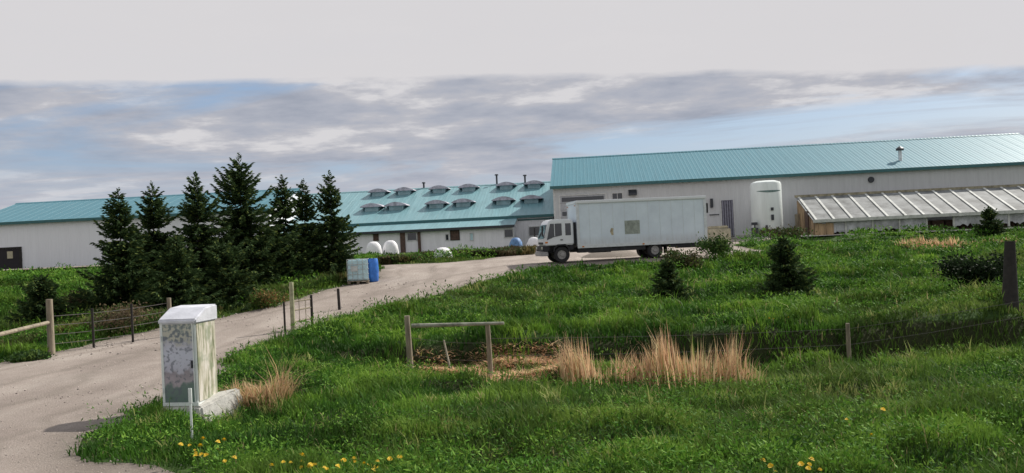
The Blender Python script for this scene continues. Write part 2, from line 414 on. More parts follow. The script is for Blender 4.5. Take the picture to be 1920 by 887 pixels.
def np_mesh(name, verts, loops, starts, totals, material, tone=None, parent=None, loc=None, smooth=False):
    me = bpy.data.meshes.new(name)
    me.vertices.add(len(verts)); me.vertices.foreach_set('co', np.ascontiguousarray(verts, dtype=np.float32).ravel())
    me.loops.add(len(loops)); me.loops.foreach_set('vertex_index', np.ascontiguousarray(loops, dtype=np.int32))
    me.polygons.add(len(starts)); me.polygons.foreach_set('loop_start', np.ascontiguousarray(starts, dtype=np.int32))
    me.polygons.foreach_set('loop_total', np.ascontiguousarray(totals, dtype=np.int32))
    me.update(calc_edges=True)
    if tone is not None:
        at = me.attributes.new('tone', 'FLOAT_COLOR', 'POINT')
        at.data.foreach_set('color', np.ascontiguousarray(np.c_[tone, np.ones(len(tone))], dtype=np.float32).ravel())
    if smooth: me.polygons.foreach_set('use_smooth', np.ones(len(starts), bool))
    me.materials.append(material)
    o = bpy.data.objects.new(name, me); C.objects.link(o)
    if parent: o.parent = parent
    if loc is not None: o.location = loc
    return o

# ------------------------------------------------------------------ the ground sheet
def spaced(a, b, mid0, mid1, step, grow=1.25):
    core = list(np.arange(mid0, mid1, step))
    s = step; x = core[-1]; up = []
    while x < b: s *= grow; x += s; up.append(x)
    s = step; x = core[0]; dn = []
    while x > a: s *= grow; x -= s; dn.append(x)
    return np.array(dn[::-1] + core + up)
xs = spaced(-2500, 2500, -22, 34, .26); ys = spaced(-300, 3500, 7, 66, .26)
XX, YY = np.meshgrid(xs, ys)
ZZ = G(XX, YY)
nx, ny = len(xs), len(ys)
idx = np.arange(nx * ny).reshape(ny, nx)
q = np.stack([idx[:-1, :-1], idx[:-1, 1:], idx[1:, 1:], idx[1:, :-1]], -1).reshape(-1, 4)
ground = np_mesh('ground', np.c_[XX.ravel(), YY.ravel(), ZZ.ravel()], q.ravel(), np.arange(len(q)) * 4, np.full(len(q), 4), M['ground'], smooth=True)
tag(ground, kind='structure')

def draped(name, poly, step, material, lift, interior=True):
    pv = [Vector(p) for p in poly]; n = len(pv); edges = [(i, (i + 1) % n) for i in range(n)]
    a = np.array(poly); gx = np.arange(a[:, 0].min(), a[:, 0].max(), step); gy = np.arange(a[:, 1].min(), a[:, 1].max(), step)
    GX, GY = np.meshgrid(gx, gy); d = polydist(GX.ravel(), GY.ravel(), poly)
    ins = d < -step * .4
    pv += [Vector((x, y)) for x, y in zip(GX.ravel()[ins], GY.ravel()[ins])]
    r = delaunay_2d_cdt(pv, edges, [list(range(n))], 1, 1e-4)
    co = np.array([(v.x, v.y) for v in r[0]])
    z = base_h(co[:, 0], co[:, 1]) + lift(co[:, 0], co[:, 1])
    me = bpy.data.meshes.new(name); me.from_pydata(list(map(tuple, np.c_[co, z])), [], [tuple(f) for f in r[2]])
    for p in me.polygons: p.use_smooth = True
    at = me.attributes.new('margin', 'FLOAT', 'POINT'); at.data.foreach_set('value', np.maximum(0, -polydist(co[:, 0], co[:, 1], poly)).astype(np.float32))
    me.materials.append(material); o = bpy.data.objects.new(name, me); C.objects.link(o)
    return tag(o, kind='structure')
draped('driveway', drive_poly, .45, M['gravel'], lambda x, y: .004 + (vnoise(x / 1.7, y / 1.7, 9) - .5) * .03 * sstep(-polydist(x, y, drive_poly) / .8))
road_poly = densify([(-80, -6), (80, -6), (80, 3.4), (-80, 3.4)], 2, .2)
draped('road', road_poly, 2.0, M['road'], lambda x, y: .03 + 0 * x)

# ------------------------------------------------------------------ buildings
def facade(L0, rz):
    """returns f(px,py)->(local x, local z above base) on the wall plane through L0"""
    dx, dy = math.cos(rz), math.sin(rz)
    def f(px, py, off=0.0):
        r = ray(px, py)
        # plane point = L0 + off*normal ; normal points to viewer (-y local)
        ox, oy = L0[0] + off * dy, L0[1] - off * dx
        # solve t*r = o + s*d
        det = r.x * (-dy) - r.y * (-dx)
        t = (ox * (-dy) - oy * (-dx)) / det
        X, Y = r.x * t, r.y * t
        return (X - ox) * dx + (Y - oy) * dy, CAMZ + r.z * t - L0[2]
    return f
RZ = R(-4.8)
def slab(mb, pts_front, pts_back, th):
    """roof slab from two eave and two ridge points"""
    a, b = [Vector(p) for p in pts_front]; c, d = [Vector(p) for p in pts_back]
    up = Vector((0, 0, th))
    mb.add([a, b, d, c, a + up, b + up, d + up, c + up], [(0, 1, 2, 3), (4, 7, 6, 5), (0, 4, 5, 1), (1, 5, 6, 2), (2, 6, 7, 3), (3, 7, 4, 0)])
def seams(mb, x0, x1, ya, za, yb, zb, step, h=.012, w=.03):
    x = x0
    while x <= x1:
        a = Vector((x, ya, za)); b = Vector((x, yb, zb))
        mb.add([a, a + Vector((w, 0, 0)), b + Vector((w, 0, 0)), b, a + Vector((w * .3, 0, h)), a + Vector((w * .7, 0, h)), b + Vector((w * .7, 0, h)), b + Vector((w * .3, 0, h))],
               [(0, 1, 5, 4), (1, 2, 6, 5), (2, 3, 7, 6), (3, 0, 4, 7), (4, 5, 6, 7)])
        x += step
def gabled(root, Lx, W, he, hr, wallm, roofm, over=.35, x0=0.0):
    """walls and a two-slope roof; front wall at y=0, ridge at y=W/2"""
    wl = MB(); wl.prism([(0, 0), (W, 0), (W, he), (W / 2, hr - .12), (0, he)], x0, x0 + Lx, 'x'); wall = wl.build('wall', wallm, root)
    rf = MB(); th = .12
    sl = (hr - he) / (W / 2)
    fe = (-over, he - over * sl)
    xa, xb = x0 - .25, x0 + Lx + .25
    rf.prism([(fe[0], fe[1]), (W / 2, hr), (W + over, fe[1]), (W + over, fe[1] + th), (W / 2, hr + th), (fe[0], fe[1] + th)], xa, xb, 'x')
    seams(rf, xa + .05, xb - .1, fe[0], fe[1] + th - .005, W / 2, hr + th - .005, .9144)
    roof = rf.build('roof', roofm, root)
    tr = MB(); tr.box((xa - .02, fe[0] - .05, fe[1] - .10), (xb + .02, fe[0] - .004, fe[1] + th + .01))
    tr.build('eave_trim', M['trim'], root)
    rc = MB(); rc.prism([(W / 2 - .25, hr + th - .05), (W / 2, hr + th + .06), (W / 2 + .25, hr + th - .05)], xa - .03, xb + .03, 'x'); rc.build('ridge_cap', roofm, root)
    return wall, roof, sl, th

# --- big barn on the right
PAD = 1.88
L0 = (P(1040, 400, 70).x, 70.0, PAD)
fb = facade(L0, RZ)
barn = thing('barn', 'long off-white metal barn with teal roof behind the truck and tank', 'barn', L0, RZ)
xe, he = fb(1040, 351); x_end, _ = fb(2010, 305)
W = 17.0
# ridge height from the photo: y=300 at px 1050, 8.5 m further back
hr = CAMZ + (ray(1050, 300).z) * 78.5 - PAD
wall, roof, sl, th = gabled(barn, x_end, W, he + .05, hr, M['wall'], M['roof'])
mbt = MB(); mbt.box((-.06, -.06, 0), (.12, -.003, he - .1)); mbt.build('corner_trim', M['trim_white'], barn)
# overhead door
a = fb(1048, 366); b = fb(1142, 480)
dz = fb(1095, 366)[1]
dr = MB(); n = 7; dzs = dz / n
for i in range(n): dr.box((a[0] + .08, -.07, i * dzs + .02), (b[0] - .08, -.01, (i + 1) * dzs - .03))
door = dr.build('overhead_door', mat('ribbed door panel', (.42, .43, .46), .5, var=.15), barn)
fr = MB(); fr.box((a[0] - .05, -.09, 0), (a[0] + .08, -.004, dz + .1)); fr.box((b[0] - .08, -.09, 0), (b[0] + .05, -.004, dz + .1)); fr.box((a[0] + .08, -.09, dz), (b[0] - .08, -.004, dz + .1))
fr.build('door_frame', M['trim_white'], door)
for row in (6, 4):
    gl = MB(); gl.box((a[0] + .2, -.085, row * dzs + .1), (b[0] - .2, -.071, (row + 1) * dzs - .12)); gl.build('door_window', M['glass'], door)
def window(px0, py0, px1, py1, root, f, frame=M['trim_white'], pane=M['glass'], name='window', fw=.07):
    x0, z1 = f(px0, py0); x1, z0 = f(px1, py1)
    m_ = MB(); m_.box((x0 - fw, -.07, z0 - fw), (x1 + fw, -.004, z0)); m_.box((x0 - fw, -.07, z1), (x1 + fw, -.004, z1 + fw))
    m_.box((x0 - fw, -.07, z0), (x0, -.004, z1)); m_.box((x1, -.07, z0), (x1 + fw, -.004, z1))
    m_.box(((x0 + x1) / 2 - .02, -.05, z0), ((x0 + x1) / 2 + .02, -.01, z1))
    o = m_.build(name, frame, root)
    p = MB(); p.box((x0, -.03, z0), (x1, -.006, z1)); p.build('pane', pane, o); return o
window(1148, 363, 1167, 374, barn, fb)
# extractor hood
x0, z1 = fb(1178, 356); x1, z0 = fb(1194, 366)
v = MB(); v.prism([(-.004, z0), (-.35, z0), (-.35, z0 + .15), (-.004, z1)], x0, x1, 'x'); v.build('vent_hood', M['steel_dark'], barn)
# round wall fan
x0, z0 = fb(1633, 337)
v = MB(); v.tube((x0, -.004, z0), (x0, -.14, z0), .24, .22, 16); fan = v.build('wall_fan', M['steel_dark'], barn)
# slatted man door
x0, z1 = fb(1352, 376); x1, z0 = fb(1377, 440)
v = MB(); v.box((x0, -.05, 0.02), (x1, -.004, z1)); md = v.build('door', mat('purple grey door', (.10, .095, .13), .6, var=.3), barn)
v = MB()
for i in range(5):
    x = x0 + (i + .4) * (x1 - x0) / 5; v.box((x, -.075, .1), (x + .06, -.052, z1 - .05))
v.build('door_slat', mat('pale door slat', (.30, .30, .36), .6), md)
v = MB(); v.box((x0 - .08, -.06, 0), (x0 - .002, -.003, z1 + .08)); v.box((x1 + .002, -.06, 0), (x1 + .08, -.003, z1 + .08)); v.build('door_frame', M['trim_white'], md)
# wall lamp and conduit
x0, z0 = fb(1334, 381)
v = MB(); v.box((x0 - .1, -.22, z0 - .35), (x0 + .1, -.004, z0 + .35)); v.build('wall_lamp', M['steel_dark'], barn, bevel=.02)
x1, z1 = fb(1351, 402); x0, _ = fb(1330, 402)
v = MB(); v.tube((x0, -.06, z1), (x1 - .12, -.06, z1), .035, n=8); v.build('conduit', M['steel_dark'], barn)
# stove pipe on the roof
sx, sz = fb(1688, 300, 0)
syl = 1.9
zb = he + sl * syl + .1
r_ = ray(1688, 298); sx = fb(1688, 298, -syl)[0]
v = MB(); v.tube((sx, syl, zb - .1), (sx, syl, zb + .85), .14, n=12); st = v.build('stove_pipe', M['trimgrey'], roof, smooth=True)
v = MB(); v.tube((sx, syl, zb + .85), (sx, syl, zb + 1.0), .30, .30, 14); v.tube((sx, syl, zb + 1.0), (sx, syl, zb + 1.18), .30, .05, 14); v.build('rain_cap', M['steel_dark'], st)
# concrete kerb course
v = MB(); v.box((0, -.05, -.2), (x_end, -.008, .18)); v.build('footing', M['concrete'], barn)

# --- left shed
LL = (P(-60, 500, 76).x, 76.0, PAD)
fl = facade(LL, RZ)
shed = thing('shed', 'long white metal shed with teal roof partly hidden behind the spruces at left', 'shed', LL, RZ)
_, hl = fl(100, 413); xl, _ = fl(505, 400)
hrl = CAMZ + ray(130, 380).z * 83.5 - PAD
gabled(shed, xl, 14.5, hl, hrl, M['wall_left'], M['roof'])
x1, z1 = fl(37, 466)
v = MB(); v.box((0.4, -.07, .05), (x1, -.01, z1)); od = v.build('sliding_door', mat('black opening door', (.02, .015, .02), .8), shed)
v = MB(); v.box((x1 + .002, -.12, 0), (x1 + .18, -.004, z1 + .15)); v.box((.4, -.12, z1 + .002), (x1, -.004, z1 + .15)); v.build('door_frame', M['timber_dark'], od)
xw, zw = fl(20, 478)
v = MB(); v.box((xw - .25, -.10, zw - .3), (xw + .25, -.072, zw + .3)); v.build('door_window', mat('yellowed pane', (.45, .40, .28), .3), od)
v = MB(); v.box((0, -.06, -.3), (xl, -.008, .14)); v.build('footing', M['brown'], shed)

# --- middle low barn with rows of roof vents
LM = (P(515, 450, 78).x, 78.0, PAD)
fm = facade(LM, RZ)
low_barn = thing('low_barn', 'low white livestock barn with pale teal roof carrying two rows of vents', 'barn', LM, RZ)
_, hm = fm(850, 411); xm, _ = fm(1036, 405)
Wm = 20.0
hrm = CAMZ + ray(850, 354).z * 88.0 - PAD
wall, mroof, slm, thm = gabled(low_barn, xm, Wm, hm, hrm, M['wall_mid'], M['roof_pale'], over=.3)
# lean-to in front
lt = 3.2
fl2 = lambda px, py: fm(px, py, lt)
xlt, _ = fl2(962, 430); _, hlt = fl2(800, 431)
wl = MB(); wl.prism([(-lt, -.3), (-.01, -.3), (-.01, hm - .32), (-lt, hlt - .02)], .3, xlt, 'x'); ltw = wl.build('lean_to_wall', M['wall_mid'], low_barn)
rf = MB(); rf.prism([(-lt - .35, hlt - .04), (-.3, hm - .30), (-.3, hm - .20), (-lt - .35, hlt + .06)], 0.1, xlt + .15, 'x')
seams(rf, .2, xlt, -lt - .35, hlt + .055, -.3, hm - .205, .9144)
ltr = rf.build('lean_to_roof', M['roof_pale'], low_barn)
v = MB(); v.box((.08, -lt - .40, hlt - .14), (xlt + .17, -lt - .354, hlt + .075)); v.build('eave_trim', M['steel_dark'], low_barn)
# windows of the lean-to
def w2(px0, py0, px1, py1, pane=M['glass'], frame=M['trim_white'], fw=.06):
    x0, z1 = fl2(px0, py0); x1, z0 = fl2(px1, py1); y = -lt
    m_ = MB(); m_.box((x0 - fw, y - .06, z0 - fw), (x1 + fw, y - .004, z0)); m_.box((x0 - fw, y - .06, z1), (x1 + fw, y - .004, z1 + fw))
    m_.box((x0 - fw, y - .06, z0), (x0, y - .004, z1)); m_.box((x1, y - .06, z0), (x1 + fw, y - .004, z1))
    o = m_.build('window', frame, ltw); p = MB(); p.box((x0, y - .03, z0), (x1, y - .006, z1)); p.build('pane', pane, o)
w2(764, 437, 781, 450); w2(845, 433, 861, 449, M['brown'], M['timber_dark']); w2(701, 440, 709, 450, M['brown'], M['brown'])
w2(836, 440, 841, 450); w2(882, 438, 887, 450, M['teal_pale']); w2(946, 431, 962, 444)
for (p0, p1) in ((751, 760), (784, 789)):
    x0, _ = fl2(p0, 450); x1, _ = fl2(p1, 450); v = MB(); v.box((x0, -lt - .16, -.3), (x1, -lt - .02, hlt - .1)); v.build('timber_post', M['brown'], ltw)
window(992, 426, 1012, 441, low_barn, fm)
x0, z0 = fm(960, 405); 
v = MB(); v.box((xlt + .2, -.05, hm - .42), (xm, -.003, hm - .30)); v.build('fascia', M['trim'], low_barn)
# roof vents: two rows of six, each a shallow hood on a pale curb
def roof_vent(px, py, depth_local, big=1.0):
    xv = fm(px, py, -depth_local)[0]; zr = hm + slm * depth_local + thm
    lenx, wd, hh = 1.12 * big, .62, .26 * big
    v = MB(); v.box((xv - lenx * .55, depth_local - wd, zr - .2), (xv + lenx * .55, depth_local + wd, zr + .30))
    c = v.build('roof_vent', M['ventlight'], mroof)
    h = MB(); pr = []
    for i in range(9):
        t = -1 + i / 4; pr.append((xv + t * lenx * .85, zr + .30 + hh * (1 - abs(t) ** 1.7)))
    pr = pr + [(xv + lenx * .95, zr + .2), (xv - lenx * .95, zr + .2)]
    h.prism(pr, depth_local - wd - .2, depth_local + wd + .2, 'y'); h.build('vent_hood', M['vent'], c)
for px, py in ((712, 372), (760, 369), (825, 366), (880, 362), (950, 357), (1002, 355)): roof_vent(px, py, 8.6, .95)
for px, py in ((700, 398), (745, 394), (820, 391), (870, 388), (945, 384), (997, 381)): roof_vent(px, py, 3.7, 1.0)
for px, py, hh in ((932, 350, 1.0), (985, 350, .8), (795, 356, .6)):
    xv = fm(px, py, -Wm / 2)[0]; v = MB(); v.tube((xv, Wm / 2, hrm), (xv, Wm / 2, hrm + hh), .09, n=8); v.tube((xv, Wm / 2, hrm + hh), (xv, Wm / 2, hrm + hh + .12), .2, .16, n=8)
    v.build('vent_pipe', M['steel_dark'], mroof)

# --- lean-to greenhouse in front of the barn
LG = Vector((0, 62.5, PAD - .06)); LG.x = P(1528, 440, 62.5).x
fg = facade(LG, RZ)
gh = thing('greenhouse', 'weathered plastic sheeted lean-to greenhouse with tan end wall beside the white tank', 'greenhouse', LG, RZ)
_, hg = fg(1600, 409); D = 4.6; xg, _ = fg(2080, 400)
hgr = CAMZ + ray(1560, 368).z * (62.5 + D) - LG.z
v = MB(); slab(v, [(-.15, -.25, hg - .08), (xg, -.25, hg - .08)], [(-.15, D, hgr), (xg, D, hgr)], .05)
groof = v.build('roof', M['sheet'], gh)
v = MB(); step = 1.22; x = 0
while x < xg:
    a_ = Vector((x, -.28, hg - .02)); b_ = Vector((x, D, hgr + .055)); ww = Vector((.16, 0, 0)); u = Vector((0, 0, .05))
    v.add([a_, a_ + ww, b_ + ww, b_, a_ + u, a_ + ww + u, b_ + ww + u, b_ + u], [(0, 1, 5, 4), (1, 2, 6, 5), (2, 3, 7, 6), (3, 0, 4, 7), (4, 5, 6, 7)]); x += step
v.build('roof_batten', M['rafter'], groof)
v = MB(); v.box((-.2, D - .1, hgr + .02), (xg, D + .12, hgr + .2)); v.build('ridge_board', mat('mossy tan board', (.30, .27, .19), .8, var=.4, scale=2), groof)
v = MB(); v.box((-.15, -.34, hg - .2), (xg, -.262, hg + .02)); v.build('eave_board', M['rafter'], gh)
# posts and film curtains
x = .3; i = 0
while x < xg - 1:
    v = MB(); v.box((x - .06, -.06, 0), (x + .06, .06, hg - .1)); v.build('post', M['rafter'], gh)
    opening = 6.6 < x + .1 < 8.6
    if not opening:
        # hanging film, wavy bottom
        n = 10; vs = []; bot = [.10 + .28 * rnd.random() ** 1.5 for _ in range(n + 1)]
        for j in range(n + 1):
            xx = x + .07 + (step * 1.5 - .14) * j / n
            yy = -.02 + .05 * math.sin(j * 1.9 + i)
            vs += [(xx, yy, bot[j]), (xx, -.03 + .01 * math.sin(j), hg - .1)]
        v = MB(); v.add(vs, [(2 * j, 2 * j + 2, 2 * j + 3, 2 * j + 1) for j in range(n)]); cu = v.build('curtain', M['sheet_wall'], gh)
        md_ = cu.modifiers.new('thickness', 'SOLIDIFY'); md_.thickness = .01
    x += step * 1.5; i += 1
# end wall of upright boards
v = MB()
nb = 16
for j in range(nb):
    y0 = j * D / nb; y1 = (j + 1) * D / nb - .02
    h0 = hg - .1 + (hgr - hg) * y0 / D
    v.box((-.05 - .02 * (j % 2), y0, 0), (0, y1, h0 - .02))
for j in range(5): v.box((.0 + j * .26, -.10 - .015 * (j % 2), 0), (.25 + j * .26, -.05, hg - .22 - .05 * (j % 3)))
v.build('end_wall', M['timber_tan'], gh)
v = MB(); v.box((-.14, 1.2, .02), (-.075, 2.1, 1.75)); ed = v.build('door', M['brown'], gh)
v = MB(); v.box((-.3, D - .75, .02), (-.08, D - .1, 1.6)); v.build('store_box', M['timber'], gh)
# dark benches and pots in the greenhouse
v = MB()
for j in range(30):
    x = .8 + j * .95
    if x > xg - 1: break
    v.box((x, 1.0, 0), (x + .8, 1.7, .45 + .25 * rnd.random()))
v.build('planting_bench', M['brown'], gh)
# pale stone strip
pth = densify([(LG.x - 1.2, 61.9), (LG.x + 5, 61.2), (LG.x + 30, 58.6), (LG.x + 30, 59.9), (LG.x + 5, 62.4), (LG.x - 1.2, 63.0)], .8, .12, 5)
draped('path', pth, .8, M['gravel_pale'], lambda x, y: .17 + 0 * x)

pl_ = densify([(-95, 70.5), (-58, 70.0), (-25, 69.0), (-25, 72.2), (-58, 74.2), (-95, 76)], .8, .15, 6)
draped('path', pl_, 1.2, M['gravel'], lambda x, y: .17 + 0 * x)

# --- white tank
def tank():
    p = onground(1440, 65.5); z = gd(p.x, 65.5)
    root = thing('storage_tank', 'tall white upright storage tank with dark band on short legs', 'tank', (p.x, 65.5, z))
    zt = CAMZ + ray(1440, 338).z * 65.5 - z
    r = 1.12
    b = MB(); b.lathe([(0.02, .42), (r * .6, .48), (r * .94, .62), (r, .8), (r, zt - .32), (r * .93, zt - .16), (r * .6, zt - .04), (.02, zt)], 40)
    sh = b.build('shell', M['tank'], root, smooth=True)
    b = MB(); pts = []
    for i in range(13):
        a = -math.pi * .78 + i * math.pi * .56 / 12; zz_ = zt - .82 + .12 * math.sin(i / 12 * math.pi) * -1
        pts.append((math.cos(a) * (r + .012), math.sin(a) * (r + .012), zz_))
    vs = []
    for i, p_ in enumerate(pts):
        hgt = .16 * math.sin((i + .6) / 13.2 * math.pi); vs += [(p_[0], p_[1], p_[2]), (p_[0], p_[1], p_[2] + hgt)]
    b.add(vs, [(2 * i, 2 * i + 2, 2 * i + 3, 2 * i + 1) for i in range(12)]); b.build('band', M['tankband'], sh)
    for a in (-2.2, -.9, .5, 2.0):
        b = MB(); b.tube((math.cos(a) * .85, math.sin(a) * .85, -.05), (math.cos(a) * .85, math.sin(a) * .85, .72), .09, n=8); b.build('leg', M['steel_dark'], root)
    for zz_, hh in ((1.95, .22), (1.25, .4)):
        b = MB(); b.box((-.02, -r - .10, zz_), (.16, -r + .03, zz_ + hh)); b.build('gauge', M['steel_dark'], sh)
    b = MB(); b.box((-1.35, -1.0, 0), (-.95, -.55, .75)); b.tube((-1.15, -.8, .7), (-1.15, -.8, 1.05), .05); b.box((-1.35, -.95, .95), (-.98, -.6, 1.15)); b.build('control_box', M['steel_dark'], root, bevel=.02)
    b = MB(); b.tube((-.4, -1.2, 0), (-.4, -1.2, .9), .08); b.tube((-.4, -1.2, .35), (.5, -1.1, .35), .05); b.tube((.5, -1.1, .35), (.5, -1.0, .7), .05); b.box((-.1, -1.35, .02), (.35, -1.05, .28)); b.build('pipework', M['steel_dark'], root)
    b = MB(); b.box((-1.7, -1.7, -.3), (1.5, 1.3, .05)); b.build('plinth', M['concrete'], root)
tank()
# tan tarped stack behind the truck
p = P(1348, 450, 62); z = gd(p.x, 62)
v = MB(); v.box((-.85, -.5, 0), (.75, .5, .95)); v.box((-.7, -.45, .96), (.6, .45, 1.15))
o = v.build('pallet_stack', mat('straw tan sacking', (.46, .42, .31), .9, var=.25, scale=4, bump=.5), loc=(p.x, 62, z), bevel=.06); tag(o, 'low tan sacking covered stack between the truck tail and the barn door', 'stack')

# ------------------------------------------------------------------ the truck
TY = R(180 + 8)
TL = Vector((1.415, 45.28, 0)); TL.z = gd(4.5, 45.5) + .01
truck = thing('box_truck', 'white cab-over delivery truck with plain pale box body parked facing left', 'truck', TL, TY)
prof = [(-.06, .88), (-.03, 1.15), (-.24, 1.95), (-.33, 2.12), (-.45, 2.19), (-1.50, 2.17), (-1.56, 2.08), (-1.56, .88)]
v = MB(); v.prism(prof, -1.0, 1.0, 'y'); cab = v.build('cab', M['truckwhite'], truck, bevel=.06, smooth=True)
def on_front(t): # point on sloped front between z 1.15 and 1.95
    return Vector((-.03 + (-.21) * t, 0, 1.15 + .8 * t))
a_, b_ = on_front(.10), on_front(.97)
v = MB(); o_ = Vector((.028, 0, .008))
v.add([a_ + o_ + Vector((0, -.86, 0)), a_ + o_ + Vector((0, .86, 0)), b_ + o_ + Vector((0, .80, 0)), b_ + o_ + Vector((0, -.80, 0)),
       a_ + Vector((0, -.86, 0)), a_ + Vector((0, .86, 0)), b_ + Vector((0, .80, 0)), b_ + Vector((0, -.80, 0))],
      [(0, 1, 2, 3), (4, 7, 6, 5), (0, 4, 5, 1), (1, 5, 6, 2), (2, 6, 7, 3), (3, 7, 4, 0)])
v.build('windshield', M['glass'], cab)
for s in (1, -1):
    def sp_(lo_, hi_): return min(s * lo_, s * hi_), max(s * lo_, s * hi_)
    v = MB(); v.prism([(-1.02, .92), (-.20, .92), (-.16, 1.2), (-.36, 2.05), (-1.02, 2.05)], *sp_(1.0, 1.016), 'y')
    d = v.build('door', M['truckwhite'], cab)
    v = MB(); v.prism([(-.95, 1.37), (-.55, 1.30), (-.18, 1.16), (-.37, 1.97), (-.95, 1.97)], *sp_(1.018, 1.03), 'y'); v.build('window', M['glass'], d)
    y0_, y1_ = sp_(1.031, 1.037)
    v = MB(); v.box((-.60, y0_, 1.34), (-.57, y1_, 1.98)); v.build('window_bar', M['truckwhite'], d)
    v = MB(); v.box((-.99, y0_, 1.12), (-.86, y1_, 1.17)); v.build('handle', M['chassis'], d)
    v = MB(); v.box((-1.42, sp_(1.002, 1.014)[0], 1.36), (-1.14, sp_(1.002, 1.014)[1], 1.96)); v.build('rear_window', M['glass'], cab, bevel=.005)
    v = MB(); v.tube((-.08, s * 1.0, 1.75), (.08, s * 1.2, 1.82), .015, n=6); v.tube((-.08, s * 1.0, 1.3), (.08, s * 1.2, 1.4), .015, n=6)
    v.box((.04, s * 1.2 - .1, 1.35), (.09, s * 1.2 + .1, 1.86)); v.build('mirror', M['chassis'], truck)
    v = MB(); v.box((-.02, s * .8 - .17, .70), (.075, s * .8 + .17, .84)); v.build('headlight', M['lamp'], truck, bevel=.02)
    v = MB(); v.box((-.22, sp_(.99, 1.02)[0], 1.0), (-.09, sp_(.99, 1.02)[1], 1.08)); v.build('indicator', M['amber'], truck)
v = MB(); v.box((-.06, -.6, .96), (-.02, .6, 1.06)); v.build('grille', M['chassis'], cab)
v = MB(); v.box((-.3, -1.0, .60), (.05, 1.0, .875)); v.box((-1.54, -.98, .62), (-1.32, .98, .875)); v.box((-1.32, -.7, .5), (-.3, .7, .87)); v.build('lower_cab', M['chassis'], truck, bevel=.02)
v = MB(); v.box((-.22, -1.02, .36), (.12, 1.02, .58)); v.build('bumper', mat('scuffed bumper', (.30, .29, .29), .6, var=.3), truck, bevel=.03)
for s in (1, -1):
    v = MB(); v.prism([(q0 - .30, q1) for q0, q1 in [(-1.04, .55), (-1.0, .78), (-.80, .93), (-.42, .93), (-.22, .78), (-.18, .55), (-.24, .55), (-.28, .74), (-.45, .86), (-.78, .86), (-.93, .74), (-.98, .55)]], min(s * .72, s * 1.03), max(s * .72, s * 1.03), 'y'); v.build('wheel_arch', M['chassis'], truck)
v = MB()
for s in (1, -1): v.box((-8.3, s * .42 - .05, .52), (-.4, s * .42 + .05, .72))
for i in range(6): v.box((-1.7 - i * 1.3, -.37, .55), (-1.62 - i * 1.3, .37, .68))
v.build('chassis_frame', M['chassis'], truck)
bx0, bx1, bz0, bz1 = -8.46, -1.73, .78, 3.02
v = MB(); v.box((bx0, -1.13, bz0), (bx1, 1.13, bz1)); boxb = v.build('cargo_box', M['box'], truck, bevel=.025)
v = MB()
for s in (1, -1):
    v.box((bx0 - .03, s * 1.15 - .02, bz0 - .10), (bx1 + .03, s * 1.15 + .02, bz0 + .07))
    v.box((bx1 - .12, s * 1.15 - .018, bz0 + .075), (bx1 + .025, s * 1.15 + .018, bz1 - .13)); v.box((bx0 - .025, s * 1.15 - .018, bz0 + .075), (bx0 + .12, s * 1.15 + .018, bz1 - .13))
v.build('corner_rail', M['trimgrey'], boxb)
v = MB(); v.box((bx0 - .05, -1.19, bz1 - .12), (bx1 + .05, 1.19, bz1 + .05)); v.build('roof_cap', M['truckwhite'], boxb, bevel=.03)
v = MB()
x = bx0 + .6
while x < bx1 - .3:
    v.box((x, 1.1325, bz0 + .08), (x + .012, 1.137, bz1 - .13)); x += .61
v.build('panel_seam', M['trimgrey'], boxb)
for yy_ in (-.9, .9):
    v = MB(); v.box((bx1 + .03, yy_ - .06, bz1 - .22), (bx1 + .06, yy_ + .06, bz1 - .17)); v.build('marker_lamp', M['amber'], boxb)
for xx_ in (bx0 + .25, (bx0 + bx1) / 2, bx1 - .25):
    v = MB(); v.box((xx_ - .05, 1.172, bz0 - .06), (xx_ + .05, 1.19, bz0 + .0)); v.build('marker_lamp', M['amber'], boxb)
v = MB(); v.box((-4.95, 1.131, 1.28), (-4.17, 1.142, 1.96)); v.build('patch_panel', M['patch'], boxb)
v = MB(); v.prism([(q0 - .2, q1) for q0, q1 in [(-3.38, 1.28), (-3.28, 1.25), (-3.2, 1.45), (-3.26, 1.62), (-3.40, 1.6), (-3.36, 1.45)]], 1.131, 1.134, 'y'); v.build('stain', M['rust'], boxb)
v = MB(); v.box((bx0 - .045, -1.0, bz0 + .1), (bx0 - .002, 1.0, bz1 - .2)); v.build('rear_door', M['trimgrey'], boxb)
v = MB(); v.box((bx0 - .12, 1.0, bz1 - .85), (bx0 - .03, 1.16, bz1 - .35)); v.build('marker_lamp', M['chassis'], boxb)
v = MB(); v.box((bx0 - .35, -1.05, .52), (bx0 + .1, 1.05, .68)); v.box((bx0 - .3, -.9, .68), (bx0 - .05, .9, .74)); v.build('rear_bumper', M['chassis'], truck, bevel=.02)
v = MB(); v.box((-3.5, .55, .42), (-2.3, 1.05, .74)); v.build('fuel_tank', M['chassis'], truck, bevel=.06)
v = MB(); v.box((-2.2, .6, .45), (-1.75, 1.02, .76)); v.build('battery_box', M['chassis'], truck, bevel=.02)
v = MB(); v.box((-1.70, -.9, .9), (-1.60, .9, 2.0)); v.build('cab_guard', M['chassis'], truck)
v = MB(); v.box((-8.2, .6, .45), (-6.9, 1.05, .74)); v.build('tool_box', M['chassis'], truck, bevel=.02)
